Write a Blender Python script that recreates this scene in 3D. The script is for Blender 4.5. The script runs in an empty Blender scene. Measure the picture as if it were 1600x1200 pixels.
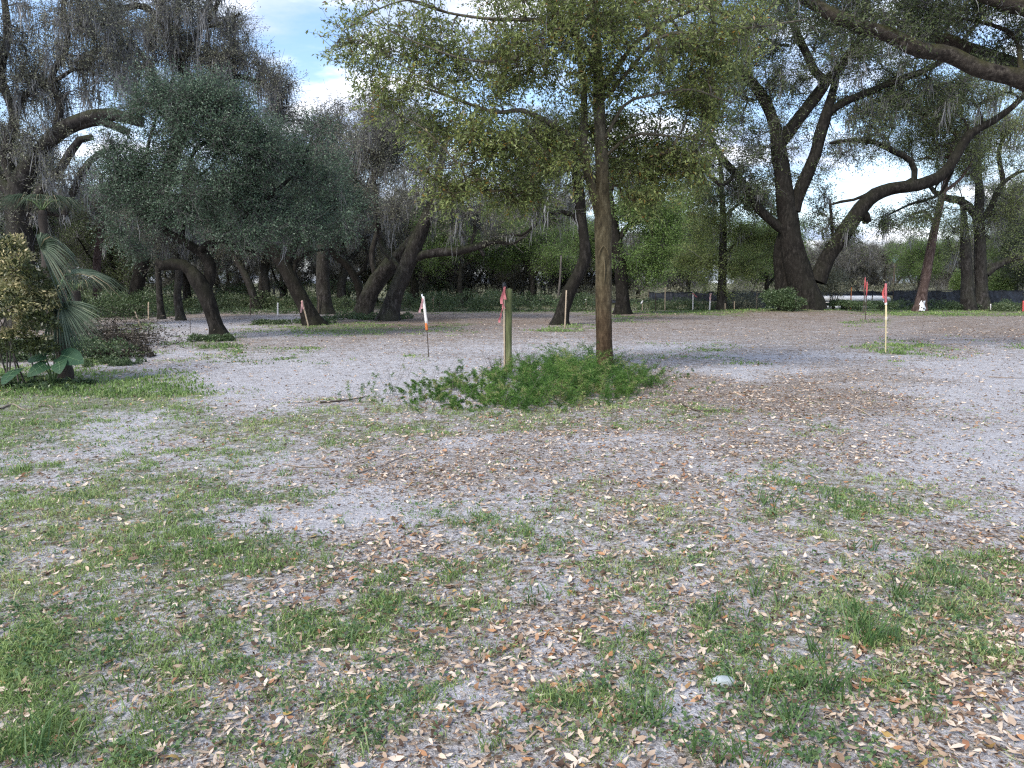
import bpy, math, random
import numpy as np

rnd = random.Random(7)
rng = np.random.default_rng(11)
PI = math.pi
scene = bpy.context.scene
col = scene.collection

# ------------------------------------------------------------------ camera
F = 1180.0                       # focal length in photo pixels (photo 1600 x 1200)
EYE = 1.6
PITCH = math.atan2(160.0, F)     # horizon at photo row 440
cam_d = bpy.data.cameras.new('camera')
cam_d.sensor_fit = 'HORIZONTAL'
cam_d.sensor_width = 36.0
cam_d.lens = 36.0 * F / 1600.0
cam_d.clip_start = 0.05
cam_d.clip_end = 2000.0
cam = bpy.data.objects.new('camera', cam_d)
cam.location = (0, 0, EYE)
cam.rotation_euler = (PI / 2 - PITCH, 0, 0)
col.objects.link(cam)
scene.camera = cam

# ------------------------------------------------------------------ world and sun
SUN_EL, SUN_AZ = math.radians(44), math.radians(-140)   # azimuth clockwise from +y : behind left
world = bpy.data.worlds.new('World')
scene.world = world
world.use_nodes = True
wn = world.node_tree
wn.nodes.clear()
def wnode(t, **kw):
    n = wn.nodes.new(t)
    for k, v in kw.items():
        setattr(n, k, v)
    return n
sky = wnode('ShaderNodeTexSky')
sky.sky_type = 'NISHITA'
sky.sun_disc = False
sky.sun_elevation = SUN_EL
sky.sun_rotation = SUN_AZ
sky.air_density = 1.0
sky.dust_density = 1.5
sky.ozone_density = 3.0
tc = wnode('ShaderNodeTexCoord')
sep = wnode('ShaderNodeSeparateXYZ')
wn.links.new(tc.outputs['Generated'], sep.inputs[0])
zz = wnode('ShaderNodeMath', operation='MAXIMUM'); zz.inputs[1].default_value = 0.0
wn.links.new(sep.outputs['Z'], zz.inputs[0])
za = wnode('ShaderNodeMath', operation='ADD'); za.inputs[1].default_value = 0.22
wn.links.new(zz.outputs[0], za.inputs[0])
dx = wnode('ShaderNodeMath', operation='DIVIDE'); dy = wnode('ShaderNodeMath', operation='DIVIDE')
wn.links.new(sep.outputs['X'], dx.inputs[0]); wn.links.new(za.outputs[0], dx.inputs[1])
wn.links.new(sep.outputs['Y'], dy.inputs[0]); wn.links.new(za.outputs[0], dy.inputs[1])
cmb = wnode('ShaderNodeCombineXYZ')
wn.links.new(dx.outputs[0], cmb.inputs[0]); wn.links.new(dy.outputs[0], cmb.inputs[1])
mp = wnode('ShaderNodeMapping')
mp.inputs['Location'].default_value = (2.2, 1.5, 0)
mp.inputs['Rotation'].default_value = (0, 0, math.radians(-35))
mp.inputs['Scale'].default_value = (1.0, 1.5, 1.0)
wn.links.new(cmb.outputs[0], mp.inputs[0])
nz = wnode('ShaderNodeTexNoise'); nz.inputs['Scale'].default_value = 1.5
nz.inputs['Detail'].default_value = 7; nz.inputs['Roughness'].default_value = 0.55
wn.links.new(mp.outputs[0], nz.inputs['Vector'])
rm = wnode('ShaderNodeMapRange'); rm.inputs[1].default_value = 0.44; rm.inputs[2].default_value = 0.60
rm.interpolation_type = 'SMOOTHSTEP'
wn.links.new(nz.outputs['Fac'], rm.inputs[0])
# higher cover of cloud towards the horizon
hz = wnode('ShaderNodeMapRange'); hz.inputs[1].default_value = 0.26; hz.inputs[2].default_value = 0.0
hz.inputs[3].default_value = 0.0; hz.inputs[4].default_value = 0.55
wn.links.new(sep.outputs['Z'], hz.inputs[0])
mx = wnode('ShaderNodeMath', operation='MAXIMUM')
wn.links.new(rm.outputs[0], mx.inputs[0]); wn.links.new(hz.outputs[0], mx.inputs[1])
nz2 = wnode('ShaderNodeTexNoise'); nz2.inputs['Scale'].default_value = 3.2; nz2.inputs['Detail'].default_value = 5
wn.links.new(mp.outputs[0], nz2.inputs['Vector'])
cr = wnode('ShaderNodeValToRGB')
cr.color_ramp.elements[0].position = 0.44; cr.color_ramp.elements[0].color = (0.34, 0.41, 0.56, 1)
cr.color_ramp.elements[1].position = 0.60; cr.color_ramp.elements[1].color = (0.74, 0.76, 0.82, 1)
wn.links.new(nz2.outputs['Fac'], cr.inputs[0])
cs = wnode('ShaderNodeVectorMath', operation='SCALE'); cs.inputs['Scale'].default_value = 7.5
wn.links.new(cr.outputs[0], cs.inputs[0])
mixc = wnode('ShaderNodeMix', data_type='RGBA')
wn.links.new(mx.outputs[0], mixc.inputs[0])
wn.links.new(sky.outputs[0], mixc.inputs[6])
wn.links.new(cs.outputs[0], mixc.inputs[7])
bg = wnode('ShaderNodeBackground'); bg.inputs['Strength'].default_value = 0.12
wn.links.new(mixc.outputs[2], bg.inputs['Color'])
wo = wnode('ShaderNodeOutputWorld')
wn.links.new(bg.outputs[0], wo.inputs[0])

sd = bpy.data.lights.new('sun', 'SUN')
sd.energy = 1.5
sd.angle = math.radians(18)
sd.color = (1.0, 0.95, 0.88)
sun = bpy.data.objects.new('sun', sd)
sun.rotation_euler = (PI / 2 - SUN_EL, 0, PI - SUN_AZ)
sun.location = (-20, -20, 40)
col.objects.link(sun)
scene.view_settings.view_transform = 'Standard'
scene.view_settings.look = 'None'
scene.view_settings.gamma = 1
scene.view_settings.use_curve_mapping = False
scene.view_settings.exposure = 1.36
scene.cycles.use_denoising = False
scene.cycles.pixel_filter_type = 'BLACKMAN_HARRIS'
scene.cycles.filter_width = 1.25
scene.cycles.max_bounces = 5
scene.cycles.diffuse_bounces = 3
scene.cycles.transmission_bounces = 3
scene.cycles.transparent_max_bounces = 6

# ------------------------------------------------------------------ maths helpers
def W(px, py, Y):
    """photo pixel at ground distance Y -> world point"""
    a, b = (px - 800.0) / F, (600.0 - py) / F
    c, s = math.cos(PITCH), math.sin(PITCH)
    d = (a, c + b * s, -s + b * c)
    t = Y / d[1]
    return np.array([d[0] * t, Y, EYE + d[2] * t])
def G(px, py):
    """photo pixel of a point on the ground -> (x, y)"""
    a, b = (px - 800.0) / F, (600.0 - py) / F
    c, s = math.cos(PITCH), math.sin(PITCH)
    d = (a, c + b * s, -s + b * c)
    t = EYE / -d[2]
    return d[0] * t, d[1] * t
def dist_at(py):
    return G(800, py)[1]
def to_px(x, y, z):
    c, s = math.cos(PITCH), math.sin(PITCH)
    zz_ = z - EYE
    dep = y * c - zz_ * s
    up = y * s + zz_ * c
    dep = np.maximum(dep, 0.3)
    return 800 + F * x / dep, 600 - F * up / dep

TAB = rng.random((256, 256))
def vnoise(x, y, s=0):
    x = np.asarray(x, float) + 1000.37 + s * 17.13; y = np.asarray(y, float) + 1000.71 + s * 31.7
    xi = np.floor(x).astype(int); yi = np.floor(y).astype(int)
    fx = x - xi; fy = y - yi
    fx = fx * fx * (3 - 2 * fx); fy = fy * fy * (3 - 2 * fy)
    g = lambda a, b: TAB[a & 255, b & 255]
    return (g(xi, yi) * (1 - fx) + g(xi + 1, yi) * fx) * (1 - fy) + (g(xi, yi + 1) * (1 - fx) + g(xi + 1, yi + 1) * fx) * fy
def fbm(x, y, s=0, o=4):
    v = 0; a = 0.5; t = 0
    for i in range(o):
        v = v + a * vnoise(x * 2 ** i, y * 2 ** i, s + i); t += a; a *= 0.5
    return v / t
def H(x, y):
    """height of the ground"""
    x = np.asarray(x, float); y = np.asarray(y, float)
    h = 0.05 * (fbm(x * 0.35, y * 0.35, 3) - 0.5) + 0.045 * (fbm(x * 1.6, y * 1.6, 5) - 0.5) + 0.022 * (fbm(x * 3.6, y * 3.6, 8, 2) - 0.5)
    def mound(cx, cy, r, a):
        return a * np.exp(-((x - cx) ** 2 + (y - cy) ** 2) / r ** 2)
    h = h + mound(0.9, 12.2, 1.8, 0.10) + mound(14.2, 37.5, 3.5, 0.25) + mound(-8.5, 21, 1.2, 0.08)
    h = h - 1.0 * np.exp(-(((x - 22.5) / 7) ** 2 + ((y - 53) / 3.2) ** 2) ** 2)
    return h
def Hs(x, y):
    return float(H(x, y))

def unit(v):
    return v / np.maximum(np.linalg.norm(v, axis=-1, keepdims=True), 1e-9)
def rdir(n):
    return unit(rng.normal(size=(n, 3)))

class Mesh:
    """collects vertices, quads and triangles with one tint value per vertex"""
    def __init__(s):
        s.v = []; s.t = []; s.q = []; s.tr = []; s.n = 0
    def add(s, v, quads=None, tris=None, tint=0.5):
        v = np.asarray(v, float).reshape(-1, 3)
        s.v.append(v)
        s.t.append(np.broadcast_to(np.asarray(tint, float), (len(v),)))
        if quads is not None and len(quads): s.q.append(np.asarray(quads, int) + s.n)
        if tris is not None and len(tris): s.tr.append(np.asarray(tris, int) + s.n)
        s.n += len(v)
    def data(s, name, mat, smooth=False):
        me = bpy.data.meshes.new(name)
        v = np.concatenate(s.v).astype(np.float32)
        q = np.concatenate(s.q) if s.q else np.zeros((0, 4), int)
        t = np.concatenate(s.tr) if s.tr else np.zeros((0, 3), int)
        me.vertices.add(len(v)); me.vertices.foreach_set('co', v.ravel())
        me.loops.add(q.size + t.size)
        me.loops.foreach_set('vertex_index', np.concatenate([q.ravel(), t.ravel()]).astype(np.int32))
        me.polygons.add(len(q) + len(t))
        st = np.concatenate([np.arange(len(q)) * 4, q.size + np.arange(len(t)) * 3]).astype(np.int32)
        me.polygons.foreach_set('loop_start', st)
        if smooth: me.polygons.foreach_set('use_smooth', np.ones(len(st), bool))
        me.update(calc_edges=True)
        a = me.attributes.new('tint', 'FLOAT', 'POINT')
        a.data.foreach_set('value', np.concatenate(s.t).astype(np.float32))
        me.materials.append(mat)
        return me
    def build(s, name, mat, parent=None, smooth=False, kind=None):
        o = bpy.data.objects.new(name, s.data(name, mat, smooth))
        col.objects.link(o)
        if parent is not None:
            o.parent = parent
            if parent.location.length > 0 or parent.rotation_euler.z != 0:
                # the mesh was made in world coordinates: shift it to the parent's base
                L = np.array(parent.location)
                me = o.data
                n = len(me.vertices); buf = np.empty(n * 3, np.float32)
                me.vertices.foreach_get('co', buf)
                buf = buf.reshape(-1, 3) - L.astype(np.float32)
                me.vertices.foreach_set('co', buf.ravel()); me.update()
        if kind: o['kind'] = kind
        return o

def empty(name, loc, label=None, cat=None, group=None, kind=None):
    o = bpy.data.objects.new(name, None)
    o.empty_display_size = 0.2
    col.objects.link(o)
    o.location = tuple(float(c) for c in loc)
    tag(o, label, cat, group, kind)
    return o
def tag(o, label=None, cat=None, group=None, kind=None):
    if label: o['label'] = label
    if cat: o['category'] = cat
    if group: o['group'] = group
    if kind: o['kind'] = kind
    return o
def copy_tree(o, parent=None):
    c = o.copy(); col.objects.link(c)
    c.parent = parent
    for ch in list(o.children):
        copy_tree(ch, c)
    return c

def tube(m, P, R, k=6, tint=0.5, lump=0.0, flare=0.0, cap=True, seed=0):
    P = np.asarray(P, float); R = np.asarray(R, float); n = len(P)
    T = np.gradient(P, axis=0); T = unit(T)
    mean = unit((P[-1] - P[0])[None])[0]
    ax = np.eye(3)[int(np.argmin(np.abs(mean)))]
    U = np.empty_like(P); u = ax
    for i in range(n):
        u = u - T[i] * np.dot(u, T[i]); u = u / max(np.linalg.norm(u), 1e-6); U[i] = u
    V = np.cross(T, U)
    a = np.arange(k) * 2 * PI / k
    rr = np.repeat(R[:, None], k, 1)
    if lump > 0:
        s = np.concatenate([[0], np.cumsum(np.linalg.norm(np.diff(P, axis=0), axis=1))])
        rm_ = max(R.mean(), 1e-3)
        nn = fbm((np.cos(a)[None] * 1.2 + s[:, None] * 0.25 / rm_), (np.sin(a)[None] * 1.2 + s[:, None] * 0.3 / rm_ + seed), seed, 3) - 0.5
        rr = rr * (1 + lump * 2 * nn)
    if flare > 0:
        zr = np.clip(1 - (P[:, 2] - P[0, 2]) / (R[0] * 2.6), 0, 1) ** 2
        rr = rr * (1 + zr[:, None] * flare * (0.55 + 0.45 * np.cos(5 * a[None] + seed) + 0.25 * np.cos(3 * a[None] + 2 * seed)))
    v = P[:, None] + rr[..., None] * (np.cos(a)[None, :, None] * U[:, None] + np.sin(a)[None, :, None] * V[:, None])
    i = np.arange(n - 1)[:, None] * k; j = np.arange(k)[None]; j2 = (j + 1) % k
    q = np.stack([i + j, i + j2, i + k + j2, i + k + j], -1).reshape(-1, 4)
    vv = v.reshape(-1, 3); tr = None
    if cap:
        vv = np.concatenate([vv, P[-1:] + T[-1:] * R[-1] * 0.4]); c = n * k
        b = (n - 1) * k
        tr = [[b + jj, b + (jj + 1) % k, c] for jj in range(k)]
    m.add(vv, q, tr, tint)

def spline(P, R=None, step=0.25):
    """Catmull-Rom through the points, evenly resampled"""
    P = np.asarray(P, float); n = len(P)
    X = np.concatenate([P, np.asarray(R, float)[:, None]], 1) if R is not None else P
    E = np.concatenate([2 * X[:1] - X[1:2], X, 2 * X[-1:] - X[-2:-1]])
    out = []
    for i in range(n - 1):
        p0, p1, p2, p3 = E[i], E[i + 1], E[i + 2], E[i + 3]
        m = max(1, int(np.linalg.norm((p2 - p1)[:3]) / step))
        t = (np.arange(m) / m)[:, None]
        out.append(0.5 * (2 * p1 + (p2 - p0) * t + (2 * p0 - 5 * p1 + 4 * p2 - p3) * t ** 2 + (3 * p1 - p0 - 3 * p2 + p3) * t ** 3))
    out.append(X[-1:])
    o = np.concatenate(out)
    return (o[:, :3], np.maximum(o[:, 3], 0.004)) if R is not None else o

def leaves(m, P, D, L, Wd, tint, fold=0.25, droop=0.0):
    """one folded four-cornered leaf per row"""
    n = len(P)
    D = unit(D); side = unit(np.cross(D, rdir(n))); nrm = np.cross(side, D)
    L = np.broadcast_to(L, (n,))[:, None]; Wd = np.broadcast_to(Wd, (n,))[:, None]
    a = P; c = P + D * L + np.array([0, 0, -1.0]) * droop * L
    mid = P + D * L * 0.45 + nrm * Wd * fold
    b = mid + side * Wd * 0.5; d = mid - side * Wd * 0.5
    v = np.stack([a, b, c, d], 1).reshape(-1, 3)
    q = np.arange(n * 4).reshape(n, 4)
    m.add(v, q, None, np.repeat(np.broadcast_to(tint, (n,)), 4))

def twig_cones(m, A, B, r0, r1, tint=0.5):
    """three-sided thin twigs from A to B"""
    n = len(A)
    if n == 0: return
    T = unit(B - A); U = unit(np.cross(T, rdir(n))); V = np.cross(T, U)
    a = np.arange(3) * 2 * PI / 3
    ring = np.cos(a)[None, :, None] * U[:, None] + np.sin(a)[None, :, None] * V[:, None]
    r0 = np.broadcast_to(r0, (n,))[:, None, None]; r1 = np.broadcast_to(r1, (n,))[:, None, None]
    v = np.concatenate([A[:, None] + ring * r0, B[:, None] + ring * r1], 1).reshape(-1, 3)
    base = np.arange(n)[:, None, None] * 6
    q = np.array([[0, 1, 4, 3], [1, 2, 5, 4], [2, 0, 3, 5]])[None] + base
    m.add(v, q.reshape(-1, 4), None, tint)

def moss_strands(m, P, L, w, tint):
    """long thin hanging strips of moss"""
    n = len(P)
    if n == 0: return
    k = 4
    t = np.linspace(0, 1, k)
    ang = rng.random(n) * 2 * PI
    side = np.stack([np.cos(ang), np.sin(ang), np.zeros(n)], 1)
    sway = rng.normal(size=(n, 2)) * 0.13
    c = P[:, None] + np.zeros((n, k, 3))
    c[..., 2] -= t[None] * L[:, None]
    c[..., 0] += sway[:, :1] * t[None] * L[:, None] + rng.normal(size=(n, k)) * 0.03
    c[..., 1] += sway[:, 1:] * t[None] * L[:, None] + rng.normal(size=(n, k)) * 0.03
    prof = np.array([0.5, 1.0, 0.7, 0.08])
    hw = (w[:, None] * prof[None] * (0.7 + 0.6 * rng.random((n, k))) * 0.5)[..., None]
    v = np.stack([c - side[:, None] * hw, c + side[:, None] * hw], 2).reshape(-1, 3)
    b = np.arange(n)[:, None, None] * (2 * k)
    q = (np.array([[2 * i, 2 * i + 1, 2 * i + 3, 2 * i + 2] for i in range(k - 1)])[None] + b).reshape(-1, 4)
    m.add(v, q, None, np.repeat(np.broadcast_to(tint, (n,)), 2 * k))

# ------------------------------------------------------------------ materials
class NT:
    def __init__(s, name):
        s.m = bpy.data.materials.new(name); s.m.use_nodes = True
        s.t = s.m.node_tree; s.t.nodes.clear()
        s.out = s.t.nodes.new('ShaderNodeOutputMaterial')
    def n(s, t, **kw):
        x = s.t.nodes.new(t)
        for k, v in kw.items(): setattr(x, k, v)
        return x
    def l(s, a, b): s.t.links.new(a, b)
    def noise(s, scale, detail=4, rough=0.55, vec=None, stretch=None):
        x = s.n('ShaderNodeTexNoise'); x.inputs['Scale'].default_value = scale
        x.inputs['Detail'].default_value = detail; x.inputs['Roughness'].default_value = rough
        if vec is None:
            vec = s.n('ShaderNodeTexCoord').outputs['Object']
        if stretch:
            mp_ = s.n('ShaderNodeMapping'); mp_.inputs['Scale'].default_value = stretch
            s.l(vec, mp_.inputs[0]); vec = mp_.outputs[0]
        s.l(vec, x.inputs['Vector'])
        return x.outputs['Fac']
    def ramp(s, fac, stops, interp='LINEAR'):
        x = s.n('ShaderNodeValToRGB'); cr_ = x.color_ramp; cr_.interpolation = interp
        while len(cr_.elements) < len(stops): cr_.elements.new(0.5)
        for e, (p, c) in zip(cr_.elements, stops):
            e.position = p; e.color = (*c, 1) if len(c) == 3 else c
        s.l(fac, x.inputs[0]); return x.outputs[0]
    def mix(s, f, a, b, mode='MIX'):
        x = s.n('ShaderNodeMix', data_type='RGBA', blend_type=mode)
        if isinstance(f, float): x.inputs[0].default_value = f
        else: s.l(f, x.inputs[0])
        for i, c in ((6, a), (7, b)):
            if isinstance(c, tuple): x.inputs[i].default_value = (*c, 1)
            else: s.l(c, x.inputs[i])
        return x.outputs[2]
    def attr(s, name):
        x = s.n('ShaderNodeAttribute'); x.attribute_name = name; return x.outputs['Fac']
    def math(s, op, a, b=0.0, c=None):
        x = s.n('ShaderNodeMath', operation=op)
        for i, v in enumerate((a, b) if c is None else (a, b, c)):
            if isinstance(v, (float, int)): x.inputs[i].default_value = v
            else: s.l(v, x.inputs[i])
        return x.outputs[0]
    def remap(s, v, a, b, c=0.0, d=1.0):
        x = s.n('ShaderNodeMapRange'); s.l(v, x.inputs[0])
        for i, q in enumerate((a, b, c, d)): x.inputs[i + 1].default_value = q
        return x.outputs[0]
    def principled(s, colr, rough=0.8, spec=0.3, bump=None, bstr=0.5, bdist=0.02, trans=0.0):
        p = s.n('ShaderNodeBsdfPrincipled')
        if isinstance(colr, tuple): p.inputs['Base Color'].default_value = (*colr, 1)
        else: s.l(colr, p.inputs['Base Color'])
        p.inputs['Roughness'].default_value = rough
        p.inputs['Specular IOR Level'].default_value = spec
        if bump is not None:
            b = s.n('ShaderNodeBump'); b.inputs['Strength'].default_value = bstr; b.inputs['Distance'].default_value = bdist
            s.l(bump, b.inputs['Height']); s.l(b.outputs[0], p.inputs['Normal'])
        if trans > 0:
            tr = s.n('ShaderNodeBsdfTranslucent')
            if isinstance(colr, tuple): tr.inputs[0].default_value = (*colr, 1)
            else: s.l(colr, tr.inputs[0])
            mx_ = s.n('ShaderNodeMixShader'); mx_.inputs[0].default_value = trans
            s.l(p.outputs[0], mx_.inputs[1]); s.l(tr.outputs[0], mx_.inputs[2])
            s.l(mx_.outputs[0], s.out.inputs[0])
        else:
            s.l(p.outputs[0], s.out.inputs[0])
        return s.m

def leaf_mat(name, stops, trans=0.35, rough=0.5, spec=0.35):
    t = NT(name)
    return t.principled(t.ramp(t.attr('tint'), stops), rough, spec, trans=trans)
def bark_mat(name, a, b, c, moss=0.0, mossc=(0.05, 0.07, 0.02), scale=1.0, st=0.4, twc=(0.075, 0.071, 0.068)):
    t = NT(name)
    n1 = t.noise(9 * scale, 6, 0.75, stretch=(1, 1, st))
    n2 = t.noise(1.6 * scale, 3)
    n3 = t.noise(38 * scale, 3, 0.6, stretch=(1, 1, st))
    c1 = t.ramp(n1, [(0.32, a), (0.50, b), (0.66, c)])
    c1 = t.mix(t.remap(n2, 0.42, 0.66, 0, 0.65), c1, tuple(x * 1.5 for x in b))
    if moss > 0:
        g = t.n('ShaderNodeNewGeometry'); sp = t.n('ShaderNodeSeparateXYZ'); t.l(g.outputs['Normal'], sp.inputs[0])
        up = t.remap(sp.outputs['Z'], -0.1, 0.8)
        f = t.math('MULTIPLY', up, t.remap(n2, 0.35, 0.6)); f = t.math('MULTIPLY', f, moss)
        c1 = t.mix(f, c1, mossc)
    c1 = t.mix(t.remap(t.attr('tint'), 0.4, 0.1), c1, t.ramp(n3, [(0.3, twc), (0.7, tuple(x * 2.2 for x in twc))]))
    h = t.math('ADD', n1, t.math('MULTIPLY', n3, 0.4))
    return t.principled(c1, 0.92, 0.15, bump=h, bstr=0.9, bdist=0.03)

M = {}
M['bark_dark'] = bark_mat('dark oak bark', (0.004, 0.0035, 0.003), (0.014, 0.012, 0.010), (0.045, 0.040, 0.034), 0.5, (0.020, 0.024, 0.009))
M['bark_grey'] = bark_mat('grey oak bark', (0.009, 0.008, 0.007), (0.032, 0.028, 0.025), (0.09, 0.082, 0.075), 0.5)
M['bark_mossy'] = bark_mat('mossy limb bark', (0.009, 0.007, 0.006), (0.032, 0.026, 0.021), (0.095, 0.082, 0.066), 1.0, (0.042, 0.043, 0.012), 1.4, 1.0)
M['bark_red'] = bark_mat('reddish bark', (0.022, 0.013, 0.011), (0.075, 0.050, 0.043), (0.20, 0.15, 0.135), 0.2)
M['twig'] = bark_mat('twig bark', (0.05, 0.045, 0.04), (0.10, 0.09, 0.08), (0.16, 0.15, 0.135))
# young oak: olive brown below with rust stained foot
t = NT('young oak bark')
n1 = t.noise(16, 6, 0.7, stretch=(1, 1, 0.35)); n2 = t.noise(3.0, 4, 0.6)
c_ = t.ramp(n1, [(0.30, (0.022, 0.017, 0.010)), (0.5, (0.072, 0.057, 0.031)), (0.70, (0.15, 0.125, 0.075))])
rust = t.ramp(n1, [(0.30, (0.020, 0.010, 0.005)), (0.5, (0.055, 0.035, 0.019)), (0.7, (0.115, 0.078, 0.045))])
oc = t.n('ShaderNodeTexCoord'); sp = t.n('ShaderNodeSeparateXYZ'); t.l(oc.outputs['Object'], sp.inputs[0])
hgt = t.math('ADD', sp.outputs['Z'], t.math('MULTIPLY', n2, 1.2))
c_ = t.mix(t.remap(hgt, 2.3, 1.3), c_, rust)
c_ = t.mix(t.remap(hgt, 3.6, 4.8, 0, 0.5), c_, t.ramp(n1, [(0.3, (0.04, 0.037, 0.03)), (0.65, (0.17, 0.16, 0.14))]))
band = t.noise(26, 2, 0.5, stretch=(0.15, 0.15, 1))
h = t.math('ADD', n1, t.math('MULTIPLY', band, 0.5))
M['bark_young'] = t.principled(c_, 0.85, 0.2, bump=h, bstr=0.8, bdist=0.015)

G_olive = [(0.0, (0.025, 0.042, 0.015)), (0.22, (0.085, 0.12, 0.038)), (0.45, (0.20, 0.25, 0.075)), (0.86, (0.42, 0.47, 0.17)), (0.95, (0.30, 0.20, 0.035)), (1.0, (0.32, 0.14, 0.03))]
M['leaf_young'] = leaf_mat('young oak leaves', G_olive, 0.5, 0.4, 0.5)
M['leaf_dark'] = leaf_mat('dark bluish oak leaves', [(0, (0.022, 0.042, 0.024)), (0.4, (0.066, 0.110, 0.062)), (0.8, (0.15, 0.215, 0.135)), (1, (0.27, 0.34, 0.24))], 0.2, 0.45, 0.4)
M['leaf_oak'] = leaf_mat('live oak leaves', [(0, (0.032, 0.048, 0.018)), (0.5, (0.085, 0.115, 0.042)), (0.85, (0.17, 0.20, 0.08)), (1, (0.24, 0.23, 0.10))], 0.3)
M['leaf_grey'] = leaf_mat('greyish oak leaves', [(0, (0.08, 0.09, 0.055)), (0.5, (0.19, 0.195, 0.13)), (1, (0.33, 0.32, 0.23))], 0.25)
M['leaf_fresh'] = leaf_mat('fresh green leaves', [(0, (0.075, 0.13, 0.035)), (0.5, (0.18, 0.28, 0.08)), (1, (0.33, 0.43, 0.15))], 0.5)
M['leaf_yellow'] = leaf_mat('yellow green leaves', [(0, (0.13, 0.17, 0.05)), (0.5, (0.30, 0.36, 0.13)), (1, (0.48, 0.51, 0.24))], 0.5)
M['leaf_lime'] = leaf_mat('lime leaves', [(0, (0.16, 0.25, 0.06)), (1, (0.42, 0.50, 0.20))], 0.5)
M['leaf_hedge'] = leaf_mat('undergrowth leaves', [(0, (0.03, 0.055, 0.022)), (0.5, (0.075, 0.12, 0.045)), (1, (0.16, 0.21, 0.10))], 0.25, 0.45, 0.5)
M['leaf_vine'] = leaf_mat('pale vine leaves', [(0, (0.05, 0.08, 0.03)), (0.5, (0.10, 0.145, 0.06)), (1, (0.20, 0.23, 0.12))], 0.25, 0.45, 0.5)
M['leaf_shrub'] = leaf_mat('tan tipped shrub leaves', [(0, (0.020, 0.030, 0.012)), (0.4, (0.09, 0.11, 0.04)), (0.7, (0.30, 0.29, 0.13)), (1, (0.60, 0.50, 0.27))], 0.3, 0.4, 0.5)
M['moss'] = leaf_mat('spanish moss', [(0, (0.14, 0.14, 0.138)), (0.5, (0.26, 0.26, 0.258)), (1, (0.42, 0.42, 0.42))], 0.25, 0.95, 0.05)
M['grass'] = leaf_mat('grass blades', [(0, (0.06, 0.105, 0.032)), (0.35, (0.155, 0.25, 0.07)), (0.7, (0.30, 0.40, 0.135)), (0.88, (0.38, 0.41, 0.18)), (1, (0.50, 0.43, 0.27))], 0.35, 0.5, 0.35)
M['tall'] = leaf_mat('tall grass blades', [(0, (0.04, 0.085, 0.028)), (0.6, (0.10, 0.185, 0.055)), (1, (0.20, 0.28, 0.10))], 0.3, 0.45, 0.4)
M['weed'] = leaf_mat('weed leaves', [(0, (0.06, 0.12, 0.05)), (0.6, (0.11, 0.19, 0.075)), (1, (0.22, 0.29, 0.12))], 0.3, 0.5, 0.3)
M['fern'] = leaf_mat('fern green', [(0, (0.035, 0.085, 0.02)), (0.5, (0.10, 0.20, 0.042)), (0.9, (0.22, 0.33, 0.085)), (1, (0.34, 0.32, 0.15))], 0.35, 0.6, 0.2)
LIT = [(0.0, (0.045, 0.026, 0.017)), (0.15, (0.15, 0.09, 0.055)), (0.34, (0.34, 0.23, 0.15)), (0.56, (0.56, 0.43, 0.31)), (0.82, (0.68, 0.57, 0.46)), (0.90, (0.42, 0.21, 0.09)), (0.95, (0.28, 0.13, 0.07)), (1.0, (0.50, 0.40, 0.10))]
M['litter'] = leaf_mat('dry oak leaves', LIT, 0.12, 0.55, 0.35)
t = NT('dry single leaf')
oi = t.n('ShaderNodeObjectInfo')
lc = t.ramp(oi.outputs['Random'], LIT)
sp_n = t.noise(60, 3, 0.6)
lc = t.mix(t.remap(sp_n, 0.45, 0.75, 0, 0.55), lc, (0.10, 0.06, 0.04))
M['litter_one'] = t.principled(lc, 0.5, 0.4, trans=0.12)
M['dead'] = leaf_mat('dead brush', [(0, (0.022, 0.020, 0.016)), (0.6, (0.062, 0.054, 0.042)), (1, (0.17, 0.145, 0.11))], 0.1, 0.9, 0.1)

# ground
t = NT('sandy ground')
obj_c = t.n('ShaderNodeTexCoord').outputs['Object']
f1 = t.noise(90, 4, 0.7, obj_c); f2 = t.noise(14, 5, 0.65, obj_c); f3 = t.noise(2.2, 5, 0.6, obj_c); f4 = t.noise(38, 4, 0.75, obj_c); f5 = t.noise(5.5, 6, 0.7, obj_c)
wp = t.n('ShaderNodeMapping'); wp.inputs['Scale'].default_value = (1, 1.25, 1); t.l(obj_c, wp.inputs[0])
wcol = t.n('ShaderNodeTexNoise'); wcol.inputs['Scale'].default_value = 25; t.l(obj_c, wcol.inputs['Vector'])
wadd = t.n('ShaderNodeVectorMath', operation='MULTIPLY_ADD'); t.l(wcol.outputs['Color'], wadd.inputs[0]); wadd.inputs[1].default_value = (0.05, 0.05, 0); t.l(wp.outputs[0], wadd.inputs[2])
def chips(scale):
    v_ = t.n('ShaderNodeTexVoronoi'); v_.inputs['Scale'].default_value = scale; t.l(wadd.outputs[0], v_.inputs['Vector'])
    sp_ = t.n('ShaderNodeSeparateColor'); t.l(v_.outputs['Color'], sp_.inputs[0])
    return sp_.outputs[0], sp_.outputs[1], v_.outputs['Distance']
f6 = t.noise(1.5, 8, 0.85, obj_c, (0.7, 1.3, 1)); f7 = t.noise(5.0, 6, 0.85, obj_c); mida = t.attr('mid'); r1, q1, d1 = chips(26); r2, q2, d2 = chips(60)
sand = t.ramp(f1, [(0.25, (0.32, 0.308, 0.308)), (0.5, (0.55, 0.538, 0.542)), (0.75, (0.73, 0.718, 0.725))])
sand = t.mix(t.remap(f4, 0.36, 0.56, 0.6, 0.0), sand, (0.20, 0.18, 0.185))
sand = t.mix(t.remap(f3, 0.45, 0.7, 0, 0.3), sand, (0.30, 0.275, 0.275))
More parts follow.
